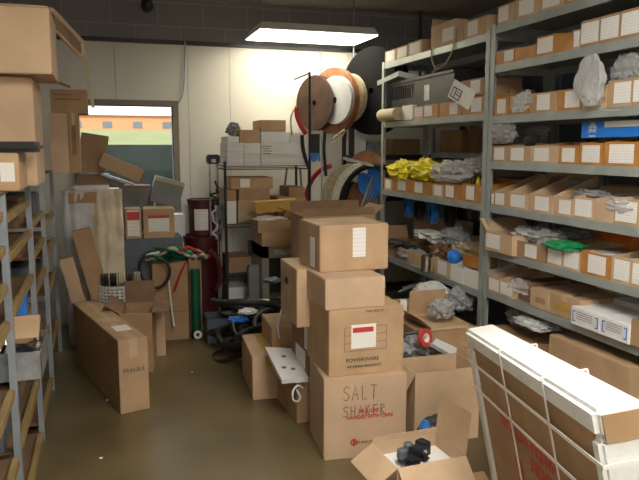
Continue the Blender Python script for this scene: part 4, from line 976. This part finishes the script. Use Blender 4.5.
for k in range(7):
    px = 311+k*1.3; a = at(px, 134, Y=5.9); b = at(px+random.uniform(-1, 1), 153, Y=5.9); c = at(px+random.uniform(-1, 1), 160+random.uniform(0, 3), Y=5.9); q.tube([a, b], .010, 6); q2.tube([b, c], .009, 6)
loc(q.build('cables', 'black'), bc); loc(q2.build('cable_ends', 'bluec'), bc)
# lower coils
def coil(label, px, py, Y, r_, tube, turns, rows, m, cut=None):
    c = at(px, py, Y=Y); M = frame(c, Vector((-.88, -.47, 0)).normalized()); q = MB()
    for i in range(turns):
        for j in range(rows):
            rr = r_-j*tube*1.8; pts = [M @ Vector((math.cos(a)*rr, math.sin(a)*rr, i*tube*1.9)) for a in [k*2*PI/48 for k in range(48)]]
            if cut is not None:
                k0 = max(range(48), key=lambda k: (pts[k]-c).dot(rt)); pts = pts[k0:]+pts[:k0]; pts = [p for p in pts if (p-c).dot(rt) < cut*rr]; q.tube(pts, tube, 8)
            else: q.tube(pts, tube, 6, True)
    return simple('hose_coil', label, 'hose coil', q, m)
coil('thick red hose coil, leftmost of the low coils', 334, 206, 6.2, .39, .024, 1, 1, 'red', -.02)
coil('beige rope coil just right of the red hose coil', 351, 206, 6.16, .40, .012, 4, 8, 'beige', .25)
coil('white cable coil between the beige and black coils', 363, 206, 6.02, .40, .013, 3, 4, 'whitec', .1)
coil('thick black hose coil in front of the blue cable', 375, 212, 5.86, .44, .026, 2, 1, 'black', .35)
COILB = coil('blue cable coil on the brown disc beside the far bay', 370, 182, 5.97, .145, .010, 3, 6, 'bluec')
c = at(366, 182, Y=6.06); o = MB().lathe([(.02, 0), (.30, 0), (.30, .015), (.02, .015), (.02, 0)], 48, frame(c)).build('plywood_disc', 'ply'); tag(o, 'round brown plywood disc behind the blue cable coil', 'disc')
q = MB(); q.beam(at(343, 158, Y=5.90), at(382, 168, Y=5.86), .03, .025); simple('pale_metal_bar', 'pale metal bar lying across the tops of the low coils', 'bar', q, 'galv')
q = MB()
for k in range(5): q.beam(at(362+k*3, 206, Y=5.92), at(372+k*3, 178+k*2, Y=5.95), .012, .02)
simple('bundle_of_strips', 'bundle of pale strips leaning beside the far bay post', 'strips', q, 'galv')
# tan cartons behind stack D (brown flaps)
cart('wide open brown carton behind the sticker topped carton', 304, 374, 217, 4.60, 0, .32, R(1), 'c2', flaps={'back': (.3, .09), 'front': (-.5, .06), 'left': (1.2, .12), 'right': (.9, .10)}, inner='c3')
# machine cabinet with boxes
oc = empty('olive_machine_frame', (0, 0, 0), 0, 'olive grey metal frame with dark opening under the small box stack', 'machine')
pa = at(262, 247, Y=5.55); pb = at(298, 247, Y=5.55); oc.location = ((pa.x+pb.x)/2, 5.75, 0); W = (pb.x-pa.x)/2; zt_ = pa.z
q = MB(); q.box(-W, -W+.06, -.2, .2, 0, zt_); q.box(W-.06, W, -.2, .2, 0, zt_); q.box(-W, W, -.2, .2, zt_-.10, zt_); q.box(-W, W, -.2, .2, 0, zt_-.45); q.build('frame', 'olive', oc)
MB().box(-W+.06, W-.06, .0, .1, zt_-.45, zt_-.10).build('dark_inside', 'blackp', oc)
MB().box(-W+.1, W-.05, -.205, -.201, zt_-.075, zt_-.03).build('metal_plate', 'galv', oc)
b1 = cart('pale brown box resting on the olive machine frame', 262, 296, 233, 5.57, zt_+.001, .3, 0, 'c0', tape=False)
z1 = zt_+.001+b1[4]
b2 = cart('brown open box with white paper upon the pale brown box', 258, 293, 221, 5.57, z1+.001, .3, 0, 'c2', flaps={'right': (.5, .1), 'left': (1.2, .08)})
q = MB().blob(0, 0, .03, .13, .10, .03, 6, .3, 3, 3); o = simple('white_packing_paper', 'white packing paper curling out of the brown open box', 'packing paper', q, 'paper'); o.location = (b2[1].x-.02, b2[1].y-.03, z1+b2[4]-.03)
cart('yellow taped long box lying tilted on the brown open box', 256, 299, 207, 5.62, z1+b2[4]+.07, .14, 0, 'yel', tape=False, h=.095, rot=(0, R(-3), 0))
q = MB().box(-.05, .05, -.05, .05, 0, .62); o = simple('grey_pedestal', 'grey square pedestal left of the olive machine frame', 'pedestal', q, 'grey', bevel=.01); o.location = (at(254, 280, Y=5.7).x, 5.72, 0)
# dark heap of hoses on the floor
random.seed(14)
LB = ['lowest black hose loop at the left of the floor heap', 'wide black hose loop in the middle of the floor heap', 'black hose loop standing nearest the yellowish carton', 'black hose loop lying over the wide one', 'small black hose loop at the back of the floor heap', 'tilted black hose loop at the right of the floor heap', 'black hose loop pointing towards the green tube', 'topmost black hose loop of the floor heap']
for i in range(8):
    cx, cy = 1.05+.35*random.random(), 4.78+.5*random.random(); rr = .24+.13*random.random(); ti = random.uniform(-.35, .35); tj = random.uniform(-.3, .3); zc = .03+.045*i+rr*.35*(abs(ti)+abs(tj))
    pts = [(cx+math.cos(a)*rr, cy+math.sin(a)*rr*.8, zc+math.cos(a)*rr*ti+math.sin(a)*rr*tj+.015*math.sin(3*a)) for a in [k*2*PI/40 for k in range(40)]]
    q = MB(); q.tube(pts, .026 if i % 2 else .02, 8, True); simple('black_hose_loop', LB[i], 'hose', q, 'black', 'black hoses heaped on the floor')
for i, (px, py, mm, lb) in enumerate([(262, 305, 'foam', 'white foam scrap lying on the black hoses, right one'), (248, 314, 'foam', 'white foam scrap lying on the black hoses, left one'), (238, 322, 'bluec', 'blue cloth scrap low in the black hoses'), (272, 283, 'slate', 'blue grey plastic sheet scrap behind the black hoses')]):
    o = bag(lb, at(px, py, Y=4.9), (.07, .06, .022), mm, 150+i, 'scrap', 'packing_scrap', .35, 3, None, 3)
bag('dark cloth heap on the floor behind the black hoses', Vector((1.25, 5.5, 0)), (.35, .25, .16), 'blackp', 160, 'cloth', 'dark_cloth_heap', .4)
cart('dark grey crate on the floor behind the black hose heap', 208, 248, 290, 5.50, 0, .25, 0, 'slate', w=.3, h=.22, tape=False)

# ================================================================== LEFT SIDE
FX = -.38
PY = [2.00, 2.95, 3.93, 4.76, 5.69]
lr = empty('wooden_railed_rack', (FX-.27, 3.85, 0), 0, 'long steel rack on the left with pale wooden shelf rails', 'shelving')
def ll(o): return loc(o, lr)
for y in PY:
    for x in (FX, FX-.5): ll(MB().box(x-.028, x, y-.014, y+.014, 0, 1.462).build('post', 'steelb'))
BAYS = [(2.014, 2.936, [1.386, 1.253, 1.10, .945, .657, .364, .10]), (2.964, 3.916, [1.364, 1.198, .962, .655, .376, .06]), (3.944, 4.746, [1.23, 1.057, .855, .467, .10]), (4.774, 5.676, [1.142, .934, .675, .277])]
for (ya, yb, zs) in BAYS:
    for z in zs:
        yn = ya+.07 if ya > 2.9 else ya
        ll(MB().box(FX-.030, FX-.002, yn, yb-.05, z-.028, z+.012).build('wooden_rail', 'wood', bevel=.004))
        ll(MB().box(FX-.498, FX-.031, ya, yb, z-.02, z-.012).build('shelf_board', 'woodd'))
ll(MB().box(FX-.53, FX-.001, 1.986, 5.70, 1.4625, 1.469).build('top_board', 'woodd'))
ll(MB().box(FX-.525, FX-.515, 1.99, 5.70, .02, 1.46).build('back_panel', 'backp'))
random.seed(33)
for bi, (ya, yb, zs) in enumerate(BAYS):
    zs2 = sorted(zs)
    for zi, z in enumerate(zs2):
        gap = (zs2[zi+1] if zi+1 < len(zs2) else 1.462)-z-.03
        if gap < .09 or (bi == 1 and abs(z-.655) < .01): continue
        n = 3; wy = (yb-ya)/n
        for k in range(n):
            if random.random() < .45: continue
            hh = min(gap*.8, .22)*random.uniform(.6, 1); yy = ya+wy*(k+.5)
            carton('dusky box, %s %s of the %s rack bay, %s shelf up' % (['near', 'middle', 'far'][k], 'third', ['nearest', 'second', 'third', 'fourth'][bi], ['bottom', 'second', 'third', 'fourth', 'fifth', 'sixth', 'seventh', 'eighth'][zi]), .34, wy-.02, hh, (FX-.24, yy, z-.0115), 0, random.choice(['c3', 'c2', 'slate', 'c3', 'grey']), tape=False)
# metal drawer with shiny parts
zd = .668; dr = empty('galvanised_parts_tray', (-.495, 3.16, zd), 0, 'galvanised parts tray with chrome pieces sitting in the left rack', 'tray')
q = MB(); w, d, h, T = .42, .36, .125, .003
q.box(-w/2, w/2, -d/2, d/2, 0, T); q.box(-w/2, -w/2+T, -d/2, d/2, 0, h); q.box(w/2-T, w/2, -d/2, d/2, 0, h); q.box(-w/2, w/2, -d/2, -d/2+T, 0, h); q.box(-w/2, w/2, d/2-T, d/2, 0, h); q.build('tray_body', 'galv', dr)
random.seed(2)
q = MB()
for i in range(40):
    x, y = random.uniform(-.17, .19), random.uniform(-.16, .15); q.tube([(x, y, h-.03), (x+random.uniform(-.03, .03), y+random.uniform(-.04, .04), h+.02)], .017, 8)
o = q.build('chrome_pieces', 'chrome', dr); o['kind'] = 'stuff'
o = carton('tan open booklet box above the chrome pieces in the left rack', .15, .16, .03, (FX-.0, 3.20, .825), 0, 'c5', tape=False, rot=(R(25), 0, 0))
o = carton('small blue box standing above the galvanised tray', .05, .10, .09, (FX-.02, 3.42, .86), 0, 'bluec', tape=False)

# boxes on the rack top
ZR = 1.470
cart('tall tan carton on the left rack top, lower of the two biggest', 0, 38, 76, 3.42, ZR, .45, 0, 'c1', w=.50, right=True, tape=False)
zb = at(38, 76, Y=3.42).z
cart('largest tan carton with shiny tape strip at the upper left', 0, 52, 3, 3.32, zb+.001, .50, 0, 'c1', w=.58, right=True, tape=False, patches=[('front', .56, .10, .63, 1, 'plastic_clear_tape', 'shiny_tape'), ('front', 0, .965, 1, .985, 'c2', 'top_seam')])
cart('small labelled carton at the left edge under a black lid', 0, 20, 153, 3.02, ZR, .30, 0, 'c0', w=.32, right=True, tape=False, patches=[('front', .78, .25, .95, .75, 'paper', 'paper_label')])
zq = at(20, 153, Y=3.02).z
q = MB().box(-.17, .17, -.16, .16, 0, .045); o = simple('black_plastic_lid', 'black plastic lid on the small labelled carton at the left edge', 'tray', q, 'black', bevel=.015); o.location = (at(8, 150, Y=3.0).x-.06, 3.17, zq+.002)  # a loose black lid resting on the carton
S1, s1, sw, sd, sh = cart('pinkish tan carton on the left rack behind the tall tan one', 52, 70, 113, 5.0, ZR, .30, 0, 'c4')
cart('flat brown carton with dark gap above the pinkish tan carton', 51, 80, 89, 5.02, ZR+sh+.002, .30, 0, 'c2', w=.24, tape=False, patches=[('front', .1, .55, .8, .62, 'c3', 'print_line'), ('front', .1, .75, .6, .80, 'c3', 'print_line')])
cart('upright brown carton right of the pinkish tan carton', 70.5, 81, 113, 5.02, ZR, .25, 0, 'c2', patches=[('front', .3, .3, .7, .8, 'c3', 'print_line')])
q = MB(); a = at(60, 84, Y=5.1); 
q.beam(at(58, 88, Y=5.15)+Vector((0, 0, .04)), at(70, 87, Y=5.15), .12, .01); simple('cardboard_scrap', 'scrap of cardboard sticking up above the flat brown carton', 'cardboard', q, 'c2')
# plastic wrapped bale and the boxes leaning on it
bl = empty('wrapped_bale', (-.06, 5.98, 0), 0, 'tall bale wrapped in creased cream plastic sheeting below the window', 'bale')
def sheet(x0, x1, y, z0, z1, seed, name, m, nx=14, nz=26, dpt=.36):
    q = MB(); bm = q.bm; g = []
    for i in range(nx+1):
        row = []
        for j in range(nz+1):
            u, v = i/nx, j/nz; ed = (1-abs(2*u-1)**6)
            row.append(bm.verts.new((x0+(x1-x0)*u+.012*noise.noise(Vector((seed, v*6, u*3))), y-.03*ed-.035*noise.noise(Vector((u*5, v*2.2, seed)))-.02*abs(noise.noise(Vector((u*9+v*3, v*4, seed)))), z0+(z1-z0)*v)))
        g.append(row)
    for i in range(nx):
        for j in range(nz): bm.faces.new((g[i][j], g[i+1][j], g[i+1][j+1], g[i][j+1]))
    q.build(name, m, bl, recalc=False, smooth=True)
MB().box(-.27, .20, -.17, .17, 0, 1.30).build('bale_core', 'plasticw', bl, bevel=.02)
sheet(-.27, -.04, -.175, .05, 1.30, 3.3, 'grey_sheeting', 'plasticg')
sheet(-.05, .20, -.185, .03, 1.31, 8.1, 'cream_sheeting', 'plasticw')
MB().box(-.22, .0, -.215, -.19, 1.20, 1.285).build('brown_strip', 'c2', bl)
q = MB().box(-.14, .14, -.12, .12, 0, .035); o = simple('white_tray', 'flat white tray lying on the wrapped bale', 'tray', q, 'white', bevel=.008); o.location = (-.10, 5.92, 1.302)
o = MB().beam((-.02, 5.90, 1.43), (.24, 5.90, 1.335), .1, .02); simple('metal_strip', 'narrow metal strip sloping over the white tray', 'strip', o, 'steelb')
a = at(93, 168, Y=5.95)
carton('dark flat carton under the tilted brown one on the bale', .26, .22, .085, (-.08, 6.08, 1.338), 0, 'c3', tape=False)
carton('brown carton tilted back above the wrapped bale', .22, .18, .32, (a.x-.02, 6.05, 1.44), R(0), 'c2', tape=False, rot=(0, R(9), 0))
p0, p1 = at(101, 159, Y=5.84), at(141, 176, Y=5.84)
q = MB().beam(p0, p1, .20, .11, (0, 0, 1)); lo = empty('cardboard_box', p0, 0, 'long brown carton sloping down in front of the window', 'box'); loc(q.build('box_body', 'c0', bevel=.004), lo)
q = MB().beam(p1, p1+(p1-p0).normalized()*.012, .19, .10, (0, 0, 1)); loc(q.build('end_flap', 'c3'), lo)
q = MB().beam(at(125, 186, Y=6.0), at(150, 186, Y=6.0), .25, .02); simple('dark_board', 'dark board propped beneath the long sloping carton', 'board', q, 'c3')
# bent cardboard tray leaning above
bt = empty('leaning_cardboard_tray', at(70, 35, Y=4.6), 0, 'bent open cardboard tray leaning over the upper left cartons', 'cardboard tray')
pa, pb, pc = at(52, 10, Y=4.3), at(82, 44, Y=4.6), at(93, 106, Y=4.9)
P0, P1, P2, P3 = at(52, 10, Y=3.84), at(82, 42, Y=4.2), at(81, 57, Y=4.2), at(56, 31, Y=3.84)
dz = Vector((0, .012, 0)); q = MB().hexa([P3, P2, P2+dz, P3+dz, P0, P1, P1+dz, P0+dz]); loc(q.build('panel', 'c3'), bt)
q = MB().beam(P0, P1, .022, .03, (0, 1, 0)); loc(q.build('upper_edge', 'c1'), bt)
q = MB().beam(P3, P2, .014, .03, (0, 1, 0)); loc(q.build('lower_edge', 'c1'), bt)
q = MB().beam(P1, at(93, 106, Y=4.4), .02, .05, (0, 1, 0)); loc(q.build('long_strip', 'oliveb'), bt)

# fragile flat carton
p = at(120, 415, Z=0)
fr = cart('long flat carton stamped FRAGILE lying on edge by the left rack', 121, 150, 341, p.y, 0, 1.22, R(14.5), 'c0', tapem='c1', patches=[('top', .30, .18, .85, .30, 'paper', 'paper_label'), ('top', .2, .38, .8, .5, 'c1', 'paper_label')], texts=[('front', .5, .58, 'FRAGILE', .036, 'blackprint')])
# open dark carton behind it
cart('open brown carton with raised flap behind the flat FRAGILE carton', 122, 154, 314, 4.95, 0, .36, R(-8), 'c2', flaps={'back': (.1, .17), 'left': (1.0, .12), 'right': (1.5, .12)}, inner='c3')
cart('small tan carton against the tall carton front', 157, 166, 311, 5.3, 0, .25, 0, 'c1', tape=False)
# leaning long cartons
for (a, b, c, d, Y0, Y1, w_, t_, m_, lb) in [
    (117, 352, 81, 230, None, 5.52, .14, .08, 'c2', 'long narrow brown carton leaning left against the rack, upper one'),
    (93, 352, 66, 258, None, 5.40, .10, .05, 'c1', 'shorter pale carton leaning beside the long narrow brown carton')]:
    p0 = at(a, b, Z=.03); p1 = at(c, d, Y=Y1); dd = (p1-p0)
    r = empty('cardboard_box', p0, 0, lb, 'box'); q = MB().beam(p0, p1, w_, t_, (0, 1, 0)); loc(q.build('box_body', m_, bevel=.004), r)
    q = MB().beam(p1-dd.normalized()*.0, p1+dd.normalized()*.01, w_-.01, t_-.01, (0, 1, 0)); loc(q.build('end_flap', 'c3'), r)
# basket with yarn
bs = empty('white_basket', (at(122, 300, Y=5.45).x, 5.45, 0), 0, 'white woven basket with black and yellow coils behind the open carton', 'basket')
q = MB(); n = 30
hB_ = .58
for k in range(n):
    a = 2*PI*k/n; q.box(-.006, .006, -.003, .003, 0, hB_, Matrix.Translation((math.cos(a)*.17, math.sin(a)*.13, 0)) @ Matrix.Rotation(a+PI/2, 4, 'Z'))
for j in range(22): q.tube([(math.cos(a)*.172, math.sin(a)*.132, .01+j*.0265) for a in [k*2*PI/30 for k in range(30)]], .007, 5, True)
q.build('basket_body', 'whitec', bs)
MB().lathe([(0, .3), (1, .3), (1, .5), (0, .5)], 30, Matrix.Diagonal((.155, .118, 1, 1))).build('lining', 'grey', bs)
random.seed(9)
for i in range(5):
    x = bs.location.x-.12+i*.06; q = MB()
    for k in range(3):
        rr = .05; q.tube([(x+(k-1)*.016, 5.41+math.cos(a)*rr, .62+math.sin(a)*rr*.9) for a in [j*2*PI/20 for j in range(20)]], .010, 6, True)
    simple('wire_coil', '%s wire coil in the white basket, %s from the left' % (['black', 'black', 'yellow', 'black', 'olive'][i], ORD[i]), 'wire coil', q, ['black', 'black', 'oliveb', 'black', 'olive'][i], 'wire coils in the white basket')
# litter
for i, (px, py) in enumerate([(222, 340), (101, 458), (192, 372), (107, 400)]):
    p = at(px, py, Z=.004); q = MB().blob(0, 0, .004, .010, .008, .004, i, .3, 3, 2); o = simple('paper_scrap', 'tiny white paper scrap on the floor, %s' % ['near the hoses', 'closest to the viewer', 'in mid aisle', 'by the FRAGILE carton'][i], 'scrap', q, 'paper'); o.location = (p.x, p.y, 0)
